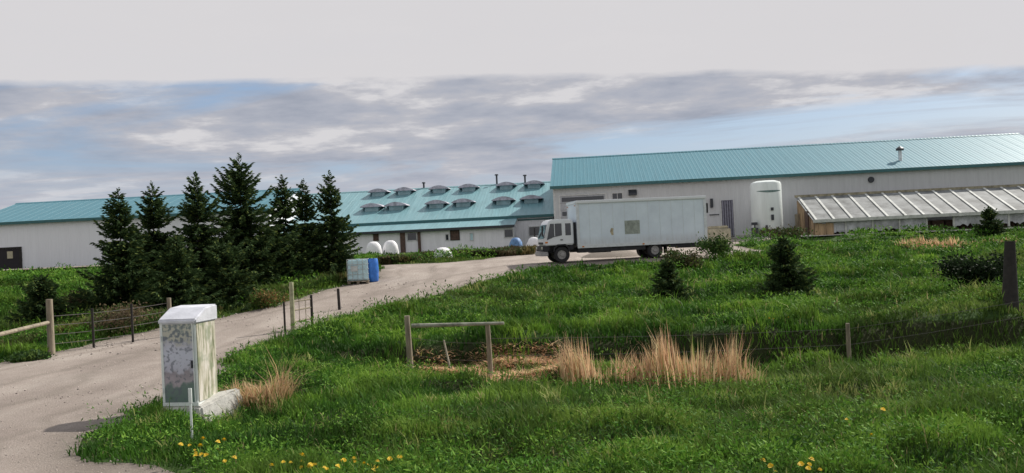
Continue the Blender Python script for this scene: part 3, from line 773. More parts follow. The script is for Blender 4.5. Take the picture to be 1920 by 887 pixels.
def wheel(x, y, r=.40, wdt=.24, out=1):
    v = MB(); ri = r * .58
    n = 28; vs = []; prof = [(ri, -wdt / 2), (r * .93, -wdt / 2), (r, -wdt / 2 + .04), (r, wdt / 2 - .04), (r * .93, wdt / 2), (ri, wdt / 2)]
    for i in range(n):
        a = 2 * math.pi * i / n
        for rr, yy in prof: vs.append((x + rr * math.cos(a), y + yy, r + rr * math.sin(a)))
    k_ = len(prof); fs = [(i * k_ + j, ((i + 1) % n) * k_ + j, ((i + 1) % n) * k_ + (j + 1) % k_, i * k_ + (j + 1) % k_) for i in range(n) for j in range(k_)]
    v.add(vs, fs); w_ = v.build('wheel', M['rubber'], truck, smooth=True)
    v = MB(); e = out
    v.tube((x, y - wdt / 2 * .6, r), (x, y + e * wdt * .28, r), ri, ri * .97, 20); v.tube((x, y + e * wdt * .28, r), (x, y + e * wdt * .50, r), ri * .42, ri * .34, 14)
    for i in range(6):
        a = i * math.pi / 3; v.tube((x + math.cos(a) * ri * .66, y + e * wdt * .28, r + math.sin(a) * ri * .66), (x + math.cos(a) * ri * .66, y + e * wdt * .36, r + math.sin(a) * ri * .66), .02, n=6)
    v.build('rim', M['rim'], w_)
for s in (1, -1):
    wheel(-.92, s * .88, out=s); wheel(-5.73, s * .95, out=s); wheel(-5.73, s * .67, out=s)
v = MB(); v.tube((-5.73, -.9, .4), (-5.73, .9, .4), .07); v.tube((-.92, -.85, .4), (-.92, .85, .4), .05); v.build('axle', M['chassis'], truck)
for s in (1, -1):
    v = MB(); v.box((-6.35, min(s * .55, s * 1.08), .22), (-6.32, max(s * .55, s * 1.08), .74)); v.build('mud_flap', M['rubber'], truck)
    v = MB(); v.box((-5.2, min(s * 1.04, s * 1.10), .46), (-1.75, max(s * 1.04, s * 1.10), .672)); v.box((-8.3, min(s * 1.04, s * 1.10), .50), (-6.45, max(s * 1.04, s * 1.10), .672)); v.build('side_skirt', M['chassis'], truck)

# ------------------------------------------------------------------ roadside cabinet
def cabinet_wrap():
    mt, t, b = new_mat('faded picture wrap')
    c = N(t, 'ShaderNodeTexCoord')
    s = N(t, 'ShaderNodeSeparateXYZ'); L(t, c.outputs['Object'], s.inputs[0])
    n = N(t, 'ShaderNodeTexNoise'); n.inputs['Scale'].default_value = 5.5; n.inputs['Detail'].default_value = 5; L(t, c.outputs['Object'], n.inputs[0])
    n2 = N(t, 'ShaderNodeTexNoise'); n2.inputs['Scale'].default_value = 16; n2.inputs['Detail'].default_value = 6; L(t, c.outputs['Object'], n2.inputs[0])
    zz_ = math_node(t, 'DIVIDE', math_node(t, 'ADD', s.outputs[2], math_node(t, 'MULTIPLY', math_node(t, 'SUBTRACT', n.outputs['Fac'], .5), .45)), 1.5)
    band = ramp(t, zz_, [(.10, (.13, .19, .17)), (.30, (.14, .20, .18)), (.34, (.42, .36, .40)), (.44, (.30, .27, .30)), (.48, (.50, .49, .58)), (.62, (.56, .58, .68)), (.74, (.50, .50, .58)), (.80, (.20, .23, .25)), (.92, (.26, .30, .28))])
    spots = ramp(t, n2.outputs['Fac'], [(.48, (0, 0, 0)), (.55, (1, 1, 1))])
    up = ramp(t, zz_, [(.70, (0, 0, 0)), (.82, (1, 1, 1))])
    col = mixc(t, math_node(t, 'MULTIPLY', spots, math_node(t, 'MULTIPLY', up, .8)), band, (.55, .53, .44))
    dk = ramp(t, n2.outputs['Fac'], [(.40, (1, 1, 1)), (.47, (0, 0, 0))])
    col = mixc(t, math_node(t, 'MULTIPLY', dk, .65), col, (.12, .14, .17))
    L(t, col, b.inputs['Base Color']); b.inputs['Roughness'].default_value = .35; return mt
def cabinet_side():
    mt, t, b = new_mat('faded tree picture wrap')
    c = N(t, 'ShaderNodeTexCoord'); q_ = N(t, 'ShaderNodeMapping'); q_.inputs['Scale'].default_value = (9, 9, 1.3); L(t, c.outputs['Object'], q_.inputs[0])
    n = N(t, 'ShaderNodeTexNoise'); n.inputs['Scale'].default_value = 1.4; n.inputs['Detail'].default_value = 6; n.inputs['Roughness'].default_value = .7; L(t, q_.outputs[0], n.inputs[0])
    n2 = N(t, 'ShaderNodeTexNoise'); n2.inputs['Scale'].default_value = 4; n2.inputs['Detail'].default_value = 4; L(t, c.outputs['Object'], n2.inputs[0])
    a = ramp(t, n.outputs['Fac'], [(.36, (.15, .17, .10)), (.46, (.42, .40, .30)), (.60, (.66, .62, .56))])
    col = mixc(t, ramp(t, n2.outputs['Fac'], [(.5, (0, 0, 0)), (.62, (.6, .6, .6))]), a, (.20, .25, .15))
    L(t, col, b.inputs['Base Color']); b.inputs['Roughness'].default_value = .4; return mt
cp = P(372, 760, 14.0); cz = gd(cp.x, 14.2)
CR = R(-10)
cab_root = thing('utility_cabinet', 'tall white roadside utility cabinet covered in faded pictures on a concrete base', 'cabinet', (cp.x, 14.0, cz), CR)
# local frame: origin at the near corner; +x runs right-back (side), -x ... front panel runs to -x
# near corner at (0,0); front face along -x, side face along +y
fwid, dep = .585, .63
zt = CAMZ + ray(345, 603).z * 14.0 - cz
v = MB(); v.box((-fwid, 0, .14), (0, dep, zt)); body_ = v.build('cabinet_body', M['marker'], cab_root, bevel=.012)
v = MB(); v.box((-fwid + .03, -.012, .20), (-.03, -.001, zt - .03)); v.build('front_door', cabinet_wrap(), body_)
v = MB(); v.box((.001, .03, .20), (.012, dep - .03, zt - .03)); v.build('side_panel', cabinet_side(), body_)
v = MB(); v.box((-fwid - .012, -.02, .14), (.015, -.013 + .012, .195)); v.box((-.045, -.02, .20), (-.03, -.013, zt - .03)); v.box((-fwid - .01, -.02, .20), (-fwid + .03, -.0125, zt - .02)); v.build('door_frame', M['marker'], body_)
v = MB()
lo = .035; hh = .085
v.prism([(-lo, zt - .04), (-lo, zt + .035), (dep * .5, zt + .20), (dep + lo, zt + .22), (dep + lo, zt - .04)], -fwid - lo, lo, 'x')
v.build('hood', mat('white painted hood', (.60, .61, .66), .5, var=.12, scale=5, bump=.2), cab_root, bevel=.02)
v = MB(); v.add([(-fwid - .12, -.12, -.2), (.16, -.12, -.2), (.42, dep + .22, -.2), (-fwid - .1, dep + .2, -.2), (-fwid - .04, -.04, .13), (.06, -.04, .13), (.34, dep + .1, .30), (-fwid - .04, dep + .1, .13)],
      [(0, 3, 2, 1), (4, 5, 6, 7), (0, 1, 5, 4), (1, 2, 6, 5), (2, 3, 7, 6), (3, 0, 4, 7)])
v.build('plinth', M['concrete'], cab_root, bevel=.03)
v = MB(); v.box((-.075, -.045, zt * .5), (-.055, -.014, zt * .5 + .12)); v.build('handle', M['steel_dark'], body_, bevel=.003)
for zz_ in (.35, zt - .3):
    v = MB(); v.tube((-fwid + .012, -.026, zz_), (-fwid + .012, -.026, zz_ + .08), .009, n=8); v.build('hinge', M['trimgrey'], body_)
# marker stake
sp = onground(361, 11.9); zt_ = CAMZ + ray(359, 728).z * 11.9 - sp.z
v = MB(); v.box((-.014, -.01, -.1), (.014, .01, zt_)); v.box((-.022, -.014, zt_ - .2), (.022, .014, zt_ + .0))
o = v.build('marker_stake', M['marker'], loc=sp, bevel=.004); tag(o, 'thin white marker stake in the grass before the utility cabinet', 'stake')

# ------------------------------------------------------------------ fences
def post_mesh(h, r0, r1, lean=(0, 0), n=9, seed=0):
    m_ = MB(); m_.tube((0, 0, -.3), (lean[0] * h, lean[1] * h, h), r0, r1, n); return m_
def wires(mb, a, b, hs, r=.007):
    for h in hs:
        pa, pb = Vector(a) + Vector((0, 0, h)), Vector(b) + Vector((0, 0, h)); n = 6; prev = pa
        for i in range(1, n + 1):
            t = i / n; p_ = pa.lerp(pb, t); p_.z -= .05 * math.sin(math.pi * t); mb.tube(prev, p_, r, n=5, caps=False); prev = p_
# left of the driveway
fa = onground(97, 24.0); fz = onground(320, 26.8); fo = onground(-40, 20.5)
fence = thing('wire_fence', 'grey wooden post and wire fence left of the driveway with one sloping rail', 'fence', fa)
def rel(p): return tuple(Vector(p) - fa)
ph = CAMZ + ray(95, 561).z * 24 - fa.z
post_mesh(ph, .10, .085).build('post', M['timber'], fence, smooth=True)
hz = .95
for pnt, r_ in ((fz, .07), (fo, .08)):
    q_ = post_mesh(1.2, r_, r_ * .9).build('post', M['timber'], fence, smooth=True); q_.location = rel(pnt)
for t in (.33, .66):
    pm_ = fa.lerp(fz, t); pm_.z = g(pm_.x, pm_.y); q_ = post_mesh(1.15, .035, .035).build('post', M['timber_dark'], fence); q_.location = rel(pm_)
ra, rb = P(0, 627, 21.6), P(90, 605, 23.9)
ext = ra + (ra - rb) * .6
v = MB(); v.tube(Vector(ext) - fa, Vector(rb) - fa, .055, .05, 8); v.build('rail', M['timber'], fence, smooth=True)
v = MB(); wires(v, (0, 0, 0), rel(fz), (.3, .55, .8, 1.05), .009); v.build('wire', M['wire'], fence)
# gate brace right of the driveway
ga = onground(550, 26.6); gb = onground(586, 27.4)
gate = thing('fence_brace', 'weathered fence end brace with twin rails at the driveway entrance', 'fence', ga)
h1 = CAMZ + ray(550, 529).z * 26.6 - ga.z
post_mesh(h1, .075, .065).build('post', mat('lichen grey post', (.36, .35, .22), .85, var=.3), gate, smooth=True)
q_ = post_mesh(.9, .03, .03).build('post', M['timber_dark'], gate); q_.location = (-.22, -.1, 0)
gb_ = Vector(gb) - ga
q_ = post_mesh(1.0, .045, .04).build('post', M['timber_dark'], gate); q_.location = gb_
v = MB()
for zz_ in (.28, .62, .88): v.tube((0, 0, zz_), (gb_.x, gb_.y, gb_.z + zz_), .022, n=6)
for t in (.35, .68): v.tube((gb_.x * t, gb_.y * t, .22), (gb_.x * t, gb_.y * t, .95), .012, n=6)
v.build('gate_rail', M['timber'], gate)
# lone dark post
lp = onground(637, 31.5); h = CAMZ + ray(635, 541).z * 31.5 - lp.z
o = post_mesh(h, .055, .05, (-.03, 0)).build('fence_post', M['timber_dark'], loc=lp, smooth=True); tag(o, 'single dark post standing at the right edge of the driveway beyond the brace', 'post')
# ditch fence: H brace and posts
da = onground(771, 20.6); db = onground(921, 20.4); dc = onground(1593, 22.3); de = onground(2060, 22.8)
ditch = thing('wire_fence', 'low weathered fence along the ditch starting with a rail between two posts', 'fence', da)
hA = CAMZ + ray(766, 592).z * 20.6 - da.z; hB = CAMZ + ray(917, 604).z * 20.4 - db.z; hC = CAMZ + ray(1593, 606).z * 22.3 - dc.z
post_mesh(hA, .075, .065, (-.03, 0)).build('post', M['timber'], ditch, smooth=True)
for pnt, hh, rr, ln in ((db, hB, .065, -.02), (dc, hC, .06, 0), (de, 1.1, .06, 0)):
    q_ = post_mesh(hh, rr, rr * .85, (ln, 0)).build('post', M['timber'], ditch, smooth=True); q_.location = Vector(pnt) - da
r0, r1 = P(772, 611, 20.55), P(945, 606, 20.3)
v = MB(); v.tube(r0 - da, r1 - da, .05, .035, 8); v.build('rail', mat('silvery rail', (.26, .26, .21), .85, var=.4), ditch, smooth=True)
s0, s1 = P(832, 638, 20.6), P(844, 690, 20.2)
v = MB(); v.tube(s0 - da, s1 - da, .022, .026, 6); v.build('stake', M['timber'], ditch)
v = MB()
for zz_ in (.55, .95):
    wires(v, tuple(db - da), tuple(dc - da), (zz_,), .005); wires(v, tuple(dc - da), tuple(de - da), (zz_,), .005); wires(v, (0, 0, 0), tuple(db - da), (zz_ - .1,), .005)
v.build('wire', M['wire'], ditch)
# thick dark pole at the right
dp = onground(1893, 23.6); ht = CAMZ + ray(1899, 452).z * 23.6 - dp.z
v = MB(); v.tube((0, 0, -.4), (.10, 0, ht), .24, .13, 12); o = v.build('wooden_pole', M['timber_dark'], loc=dp, smooth=True); tag(o, 'thick dark wooden pole stub rising at the far right of the field', 'pole')

# ------------------------------------------------------------------ yard objects
def dome(name, px, Y, wpx, hpx, material, label, cat, group=None, seed=0, pyb=None):
    p_ = onground(px, Y); 
    if polydist(np.array([p_.x]), np.array([Y]), drive_poly)[0] < 0: p_.z = gd(p_.x, Y)
    rx = wpx / 2 * Y / F_PX; hz_ = hpx * Y / F_PX; r_ = random.Random(seed)
    v_ = MB(); n, k_ = 22, 8; vs = []
    for j in range(k_ + 1):
        ph_ = j / k_ * math.pi / 2
        for i in range(n):
            a = 2 * math.pi * i / n; wv = 1 + .06 * math.sin(3 * a + seed) + .04 * math.sin(5 * a + 2 * j)
            c_ = math.cos(ph_) ** .7 if ph_ < math.pi / 2 - 1e-3 else .02
            vs.append((rx * c_ * math.cos(a) * wv, rx * .85 * c_ * math.sin(a) * wv, hz_ * math.sin(ph_) ** .9 - .05))
    fs = [(j * n + i, j * n + (i + 1) % n, (j + 1) * n + (i + 1) % n, (j + 1) * n + i) for j in range(k_) for i in range(n)] + [tuple(range(n))[::-1], tuple(k_ * n + i for i in range(n))]
    v_.add(vs, fs); o = v_.build(name, material, loc=p_, smooth=True); tag(o, label, cat, group); return o
dome('wrapped_bale', 830, 53.5, 36, 22, M['white_plastic'], 'white wrapped bale lying alone at the edge of the gravel yard', 'bale', 'white wrapped bales', 1)
dome('wrapped_bale', 701, 62.5, 32, 31, M['white_plastic'], 'left of the two white bales in front of the low barn beside the spruce', 'bale', 'white wrapped bales', 2)
dome('wrapped_bale', 733, 63.2, 32, 33, M['white_plastic'], 'right of the two white bales in front of the low barn near the brown post', 'bale', 'white wrapped bales', 3)
dome('wrapped_bale', 1004, 60, 34, 30, M['white_plastic'], 'tall white wrapped bale just ahead of the truck cab', 'bale', 'white wrapped bales', 4)
dome('wrapped_bale', 971, 60, 28, 13, M['white_plastic'], 'low flat white bale below the blue tarpaulin heap', 'bale', 'white wrapped bales', 5)
dome('tarpaulin_heap', 968, 64, 26, 24, M['blue_tarp'], 'rumpled blue tarpaulin heap against the low barn wall', 'tarpaulin', None, 6)
dome('tyre_heap', 986, 61.5, 20, 14, M['rubber'], 'small black heap between two white bales', 'heap', None, 7)
dome('tyre_heap', 851, 54.8, 16, 16, M['rubber'], 'small black heap beside the lone white bale in the yard', 'heap', None, 8)
# liquid tote
def tote():
    p_ = onground(673, 40); z = gd(p_.x, 40)
    root = thing('liquid_tote', 'pale teal plastic liquid tote in a metal cage on a pallet beside the spruces', 'tote', (p_.x, 40, z), R(6))
    v = MB(); v.box((-.44, -.42, .14), (.44, .42, 1.05)); v.tube((0, 0, 1.04), (0, 0, 1.1), .12, n=14); v.build('bottle', M['teal_pale'], root, bevel=.05)
    v = MB()
    for x in (-.46, -.23, 0, .23, .46): v.tube((x, -.46, .13), (x, -.46, 1.08), .012, n=6); v.tube((x, .46, .13), (x, .46, 1.08), .012, n=6)
    for z_ in (.2, .42, .64, .86, 1.08):
        v.tube((-.46, -.46, z_), (.46, -.46, z_), .012, n=6); v.tube((-.46, .46, z_), (.46, .46, z_), .012, n=6); v.tube((-.46, -.46, z_), (-.46, .46, z_), .012, n=6); v.tube((.46, -.46, z_), (.46, .46, z_), .012, n=6)
    v.build('cage', M['cage'], root)
    v = MB(); v.box((-.48, -.48, .09), (.48, .48, .13))
    for x in (-.4, 0, .4): v.box((x - .06, -.46, 0), (x + .06, .46, .09))
    v.build('pallet', M['timber'], root)
    v = MB(); v.box((-.30, -.475, .55), (-.0, -.463, .8)); v.build('label_plate', M['cage'], root)
tote()
p_ = onground(699, 40.4); z = gd(p_.x, 40.4)
bl = thing('plastic_barrel', 'bright blue plastic barrel standing to the right of the pale tote', 'barrel', (p_.x, 40.4, z))
v = MB(); v.lathe([(.02, 0), (.24, 0), (.27, .04), (.29, .3), (.285, .36), (.295, .42), (.295, .66), (.285, .72), (.29, .78), (.27, 1.0), (.25, 1.05), (.02, 1.05)], 24); v.build('drum', M['blue_plastic'], bl, smooth=True)
v = MB(); v.tube((.1, -.1, 1.04), (.1, -.1, 1.08), .04, n=10); v.tube((-.1, .1, 1.04), (-.1, .1, 1.08), .04, n=10); v.build('bung', M['chassis'], bl)

# ------------------------------------------------------------------ plants
def blade_mesh(name, base, h, wd, az, lean, tone, material, parent=None, loc=None, curl=.5, tipdark=None):
    n = len(base)
    d = np.c_[np.cos(az), np.sin(az), np.zeros(n)]; s = np.c_[-np.sin(az), np.cos(az), np.zeros(n)]
    # turn the width partly toward a random direction
    mid = base + d * (lean * h * .35)[:, None] + np.c_[np.zeros(n), np.zeros(n), h * .55]
    tip = base + d * (lean * h)[:, None] + np.c_[np.zeros(n), np.zeros(n), h * (1 - curl * lean * .5)]
    w_ = (wd / 2)[:, None]
    V = np.stack([base - s * w_, base + s * w_, mid + s * w_ * .8, mid - s * w_ * .8, tip], 1).reshape(-1, 3)
    o5 = np.arange(n)[:, None] * 5
    loops = np.concatenate([o5 + np.array([0, 1, 2, 3]), o5 + np.array([3, 2, 4])], 1).ravel()
    starts = (np.arange(n)[:, None] * 7 + np.array([0, 4])).ravel(); tot = np.tile([4, 3], n)
    T = np.repeat(tone, 5, axis=0)
    return np_mesh(name, V, loops, starts, tot, material, T, parent, loc)

def grass_points(nmax, dmin, dmax, xmargin=1.25, power=1.5):
    """scatter over the field so that density falls with distance"""
    u = rng.random(nmax); e = 2 - power
    d = (dmin ** e + u * (dmax ** e - dmin ** e)) ** (1 / e)
    x = (rng.random(nmax) * 2 - 1) * d * .577 * xmargin
    return x, d
def clumpiness(x, y): return vnoise(x / 1.3, y / 1.0, 21) * .6 + vnoise(x / .45, y / .4, 22) * .4

DRY_ZONE = [(q_[0], min(q_[1], 22.5)) for q_ in [hit(770, 702, base_h), hit(860, 712, base_h), hit(1000, 712, base_h), hit(1080, 700, base_h), hit(1080, 668, base_h), hit(960, 672, base_h), hit(790, 680, base_h)]]
def palette(n, x, y, bright=1.0):
    t = (clumpiness(x, y) - .5) * 1.5 + (vnoise(x / 1.5, y / 1.0, 2) - .5) * 1.1 + .42 + (rng.random(n) - .5) * .35
    big = vnoise(x / 5.5, y / 4.0, 31)
    dark = np.array([.020, .058, .008]); midc = np.array([.068, .175, .022]); lite = np.array([.20, .34, .045]); olive = np.array([.17, .22, .055])
    t = np.clip(t, 0, 1)[:, None]
    c = np.where(t < .5, dark + (midc - dark) * t * 2, midc + (lite - midc) * (t - .5) * 2)
    k_ = (np.clip((big - .50) * 3, 0, 1) * .6)[:, None]
    c = c * (1 - k_) + olive * k_
    vg = (sstep((11.2 - y) / 1.8) * .6)[:, None]; c = c * (1 - vg) + np.array([.15, .26, .04]) * vg
    dr = rng.random(n) < .025; c[dr] = np.array([.36, .31, .15])
    sedge = (vnoise(x / .85, y / .65, 81) * .75 + .25 * vnoise(x / 2.9, y / 2.1, 82) > .54)
    c[sedge] = c[sedge] * .5 + np.array([.020, .055, .012]) * .5
    pale = (vnoise(x / .5, y / .45, 83) > .86) & (rng.random(n) < .6); c[pale] = np.array([.33, .36, .12])
    return c * bright

def make_grass():
    x, y = grass_points(560000, 8.0, 66, power=1.35)
    dd = polydist(x, y, drive_poly)
    keep = dd > (rng.random(len(x)) ** 2) * .5 - .12
    dz = polydist(x, y, DRY_ZONE); keep &= (dz > -.1 + rng.random(len(x)) * .5) | (rng.random(len(x)) < .1)
    keep &= (y < 58.3 - (x - 20) * .085) | (x < 12)
    keep &= ~((x < -16) & (y > 63))
    clp = np.hypot(x - (cp.x - .05), y - 14.3) > .55
    keep &= clp
    keep &= ~((y > 22.2) & (y < 22.95) & (x > -3) & (rng.random(len(x)) < .22))
    x, y = x[keep], y[keep]; dd = dd[keep]
    cl_ = clumpiness(x, y); kp = rng.random(len(x)) < .45 + cl_ * .9
    x, y, dd, cl_ = x[kp], y[kp], dd[kp], cl_[kp]
    n = len(x); z = G(x, y) - .02
    near = sstep((dd + .1) / .9)
    h = (.05 + .20 * cl_ ** 1.6 + .09 * rng.random(n) + .16 * (rng.random(n) < .03)) * (.5 + .5 * near) * (1 + .012 * np.minimum(y, 34)) * np.where(y < 11, .75, 1) * np.where(y > 50, .7, 1)
    h = h * np.where(vnoise(x / .85, y / .65, 81) * .75 + .25 * vnoise(x / 2.9, y / 2.1, 82) > .54, 1.45, 1.0)
    wd = np.maximum(.011, .00095 * y) * (.7 + .9 * rng.random(n)) * 1.2
    az = rng.random(n) * 2 * math.pi; lean = .15 + .75 * rng.random(n)
    tone = palette(n, x, y)
    o = blade_mesh('grass', np.c_[x, y, z], h, wd, az, lean, tone, M['grass']); tag(o, 'long uneven green grass over the field and verge', 'grass', kind='stuff')
make_grass()
def loose_stones():
    n = 26000; x, y = grass_points(n, 8.0, 40, power=1.6); dd = polydist(x, y, drive_poly)
    keep = (dd < .25) & (rng.random(n) < np.where(dd > -.8, 1.0, .35)); x, y = x[keep], y[keep]; n = len(x)
    z = base_h(x, y); r = np.maximum(.010, .0009 * y) * (.6 + 1.5 * rng.random(n) ** 3)
    oct_ = np.array([(1, 0, 0), (0, 1, 0), (-1, 0, 0), (0, -1, 0), (0, 0, .8), (0, 0, -.5)])
    V = np.c_[x, y, z][:, None, :] + oct_[None] * r[:, None, None] * (1 + rng.normal(0, .2, (n, 6, 1)))
    F = np.array([(0, 1, 4), (1, 2, 4), (2, 3, 4), (3, 0, 4), (1, 0, 5), (2, 1, 5), (3, 2, 5), (0, 3, 5)])
    L_ = (F[None] + np.arange(n)[:, None, None] * 6).ravel()
    c = np.array([.34, .29, .26]) * (.5 + .9 * rng.random((n, 1)))
    mt, t, b = new_mat('loose stones'); a = N(t, 'ShaderNodeAttribute', attribute_name='tone'); L(t, a.outputs['Color'], b.inputs['Base Color']); b.inputs['Roughness'].default_value = .9
    o = np_mesh('loose_gravel', V.reshape(-1, 3), L_, np.arange(n * 8) * 3, np.full(n * 8, 3), mt, np.repeat(c, 6, axis=0)); tag(o, 'loose stones scattered over the driveway and along its edges', 'gravel', kind='stuff')
loose_stones()
def make_weeds():
    """low leafy mounds of clover and broad leaved weeds"""
    x, y = grass_points(4600, 8.2, 60, power=1.25)
    dd = polydist(x, y, drive_poly); dz = polydist(x, y, DRY_ZONE)
    keep = (dd > .15) & (dz > .1) & (y < 60 - np.maximum(x - 20, 0) * .085) & (np.hypot(x - cp.x, y - 14.3) > .75) & (vnoise(x / 2.6, y / 1.7, 41) > .40) & ~((y > 21.8) & (y < 23.4))
    x, y = x[keep], y[keep]; m_ = len(x); k_ = 64
    rad = (.16 + .34 * rng.random(m_) ** 1.5) * (1 + .022 * y); hh = rad * (.40 + .45 * rng.random(m_))
    hue = rng.random(m_)
    xc, yc, rc, hc, tc_ = [np.repeat(q_, k_) for q_ in (x, y, rad, hh, hue)]
    n = len(xc); a = rng.random(n) * 2 * math.pi; u = np.sqrt(rng.random(n)) * (.9 + .3 * rng.random(n))
    xx, yy = xc + rc * 1.25 * u * np.cos(a), yc + rc * .9 * u * np.sin(a)
    zz_ = G(xc, yc) * .5 + G(xx, yy) * .5 + hc * np.sqrt(np.clip(1 - u * u * .8, 0, 1)) * (.8 + .3 * rng.random(n))
    l_ = np.maximum(.06, .0036 * yy) * (.6 + .8 * rng.random(n)); l_ = np.where(polydist(xx, yy, drive_poly) < .05, 0.0001, l_)
    d = np.c_[np.cos(a) * u + rng.normal(0, .5, n), np.sin(a) * u + rng.normal(0, .5, n), rng.normal(.35, .45, n)]; d /= np.linalg.norm(d, axis=1)[:, None]
    s_ = np.cross(d, rng.normal(0, 1, (n, 3)) * .6 + np.array([0, 0, 1.0])); s_ /= np.linalg.norm(s_, axis=1)[:, None]
    p_ = np.c_[xx, yy, zz_]; l2 = l_[:, None]
    V = np.stack([p_, p_ + d * l2 * .45 + s_ * l2 * .17, p_ + d * l2, p_ + d * l2 * .45 - s_ * l2 * .17], 1).reshape(-1, 3)
    c1 = np.array([.020, .060, .010]); c2 = np.array([.080, .20, .022]); c3 = np.array([.20, .34, .05])
    t = np.clip(tc_ * .9 + (rng.random(n) - .5) * .35, 0, 1)[:, None]
    col = np.where(t < .55, c1 + (c2 - c1) * t / .55, c2 + (c3 - c2) * (t - .55) / .45)
    o = np_mesh('weeds', V, np.arange(n * 4), np.arange(n) * 4, np.full(n, 4), M['leaf'], np.repeat(col, 4, axis=0)); tag(o, 'low leafy mounds of clover and weeds through the field grass', 'weeds', kind='stuff')
make_weeds()

STRAW = np.array([[.70, .46, .27], [.58, .36, .21], [.74, .55, .34], [.40, .25, .16], [.56, .48, .26]])
def straw_tone(n, green=0.0):
    c = STRAW[rng.integers(0, len(STRAW), n)] * (.75 + .4 * rng.random((n, 1)))
    gm = rng.random(n) < green; c[gm] = np.array([.28, .32, .10]); return c
def dry_clump(name, px, Y, wpx, hm_, n, label, cat, spread=.6, green=.1, group=None, depth=.5, lean=.35, width=.012, zl=0):
    c = onground(px, Y); rx = wpx / 2 * Y / F_PX
    x = rng.normal(0, rx * .5, n); x = np.clip(x, -rx, rx) if spread < 1 else rng.uniform(-rx, rx, n)
    yy = rng.normal(0, depth * .5, n); z = G(x + c.x, yy + Y) - c.z - .03
    h = hm_ * (.30 + .55 * rng.random(n) + .25 * rng.random(n) ** 5) * (.30 + 1.15 * vnoise((x + c.x) * 4.2, yy * .4 + 7, 51)); az = np.where(rng.random(n) < .75, np.arctan2(yy * .5, x) , rng.random(n) * 6.28)
    o = blade_mesh(name, np.c_[x, yy, z], h, np.full(n, width) * (.7 + .8 * rng.random(n)), az + rng.normal(0, .5, n), lean * (rng.random(n) + 1.2 * (rng.random(n) < .18)), straw_tone(n, green), M['dry'], loc=c)
    tag(o, label, cat, group, None); return o
dry_clump('dry_grass_clump', 485, 15.0, 105, .78, 1500, 'dry straw coloured grass clump to the right of the utility cabinet', 'dry grass', depth=.45, green=.12, lean=.6)
o = dry_clump('reeds', 1130, 18.8, 150, 1.05, 800, 'left stand of dry tan reeds in the ditch', 'reeds', spread=1, green=.03, depth=.8, width=.022, lean=.28); o['kind'] = 'stuff'
o = dry_clump('reeds', 1300, 18.5, 215, 1.3, 1500, 'wider right stand of dry tan reeds in the ditch', 'reeds', spread=1, green=.07, depth=.8, width=.022, lean=.25); o['kind'] = 'stuff'
o = dry_clump('dry_brush', 1800, 50, 200, .75, 1500, 'band of reddish dry brush below the greenhouse', 'dry brush', spread=1, green=.03, depth=1.2, width=.06, lean=.5); o['kind'] = 'stuff'
dry_clump('seed_stalk', 1302, 19.6, 8, 1.55, 14, 'tallest pale seed stalk rising above the reeds', 'stalk', depth=.06, green=.8, lean=.05, width=.02)
for px, Y, lb in ((1235, 15.5, 'yellow green grass stalks below the gap between the reed stands'), (1355, 15.8, 'yellow green stalks below the right end of the reeds'), (1440, 16.6, 'pale yellow stalks between the reeds and the ditch post'), (565, 20.5, 'pale yellow grass at the driveway edge below the fence brace')):
    dry_clump('grass_clump', px, Y, 34, .55, 110, lb, 'grass', depth=.3, green=.75, width=.014)['kind'] = 'stuff'
def thatch():
    n = 9000
    a = np.array(DRY_ZONE); x = rng.uniform(a[:, 0].min() - .3, a[:, 0].max() + .3, n); y = rng.uniform(a[:, 1].min() - .3, a[:, 1].max() + .3, n)
    k_ = polydist(x, y, DRY_ZONE) < .1 + .25 * rng.random(n); x, y = x[k_], y[k_]; n = len(x)
    z = G(x, y) + rng.random(n) * .06; k_ = z < -.22 + .1 * rng.random(n); x, y, z = x[k_], y[k_], z[k_]; n = len(x)
    c = straw_tone(n) * np.array([1.05, 1.0, 1.0]); dk = vnoise(x * 1.4, y * 3.2, 61) < .26; c[dk] = c[dk] * .3
    o = blade_mesh('thatch', np.c_[x, y, z], .05 + .07 * rng.random(n), .02 + .02 * rng.random(n), rng.random(n) * 6.28, 2 + 3 * rng.random(n), c, M['dry'], curl=.05)
    tag(o, 'flattened dry straw lying in the ditch under the rail', 'straw', kind='stuff')
thatch()

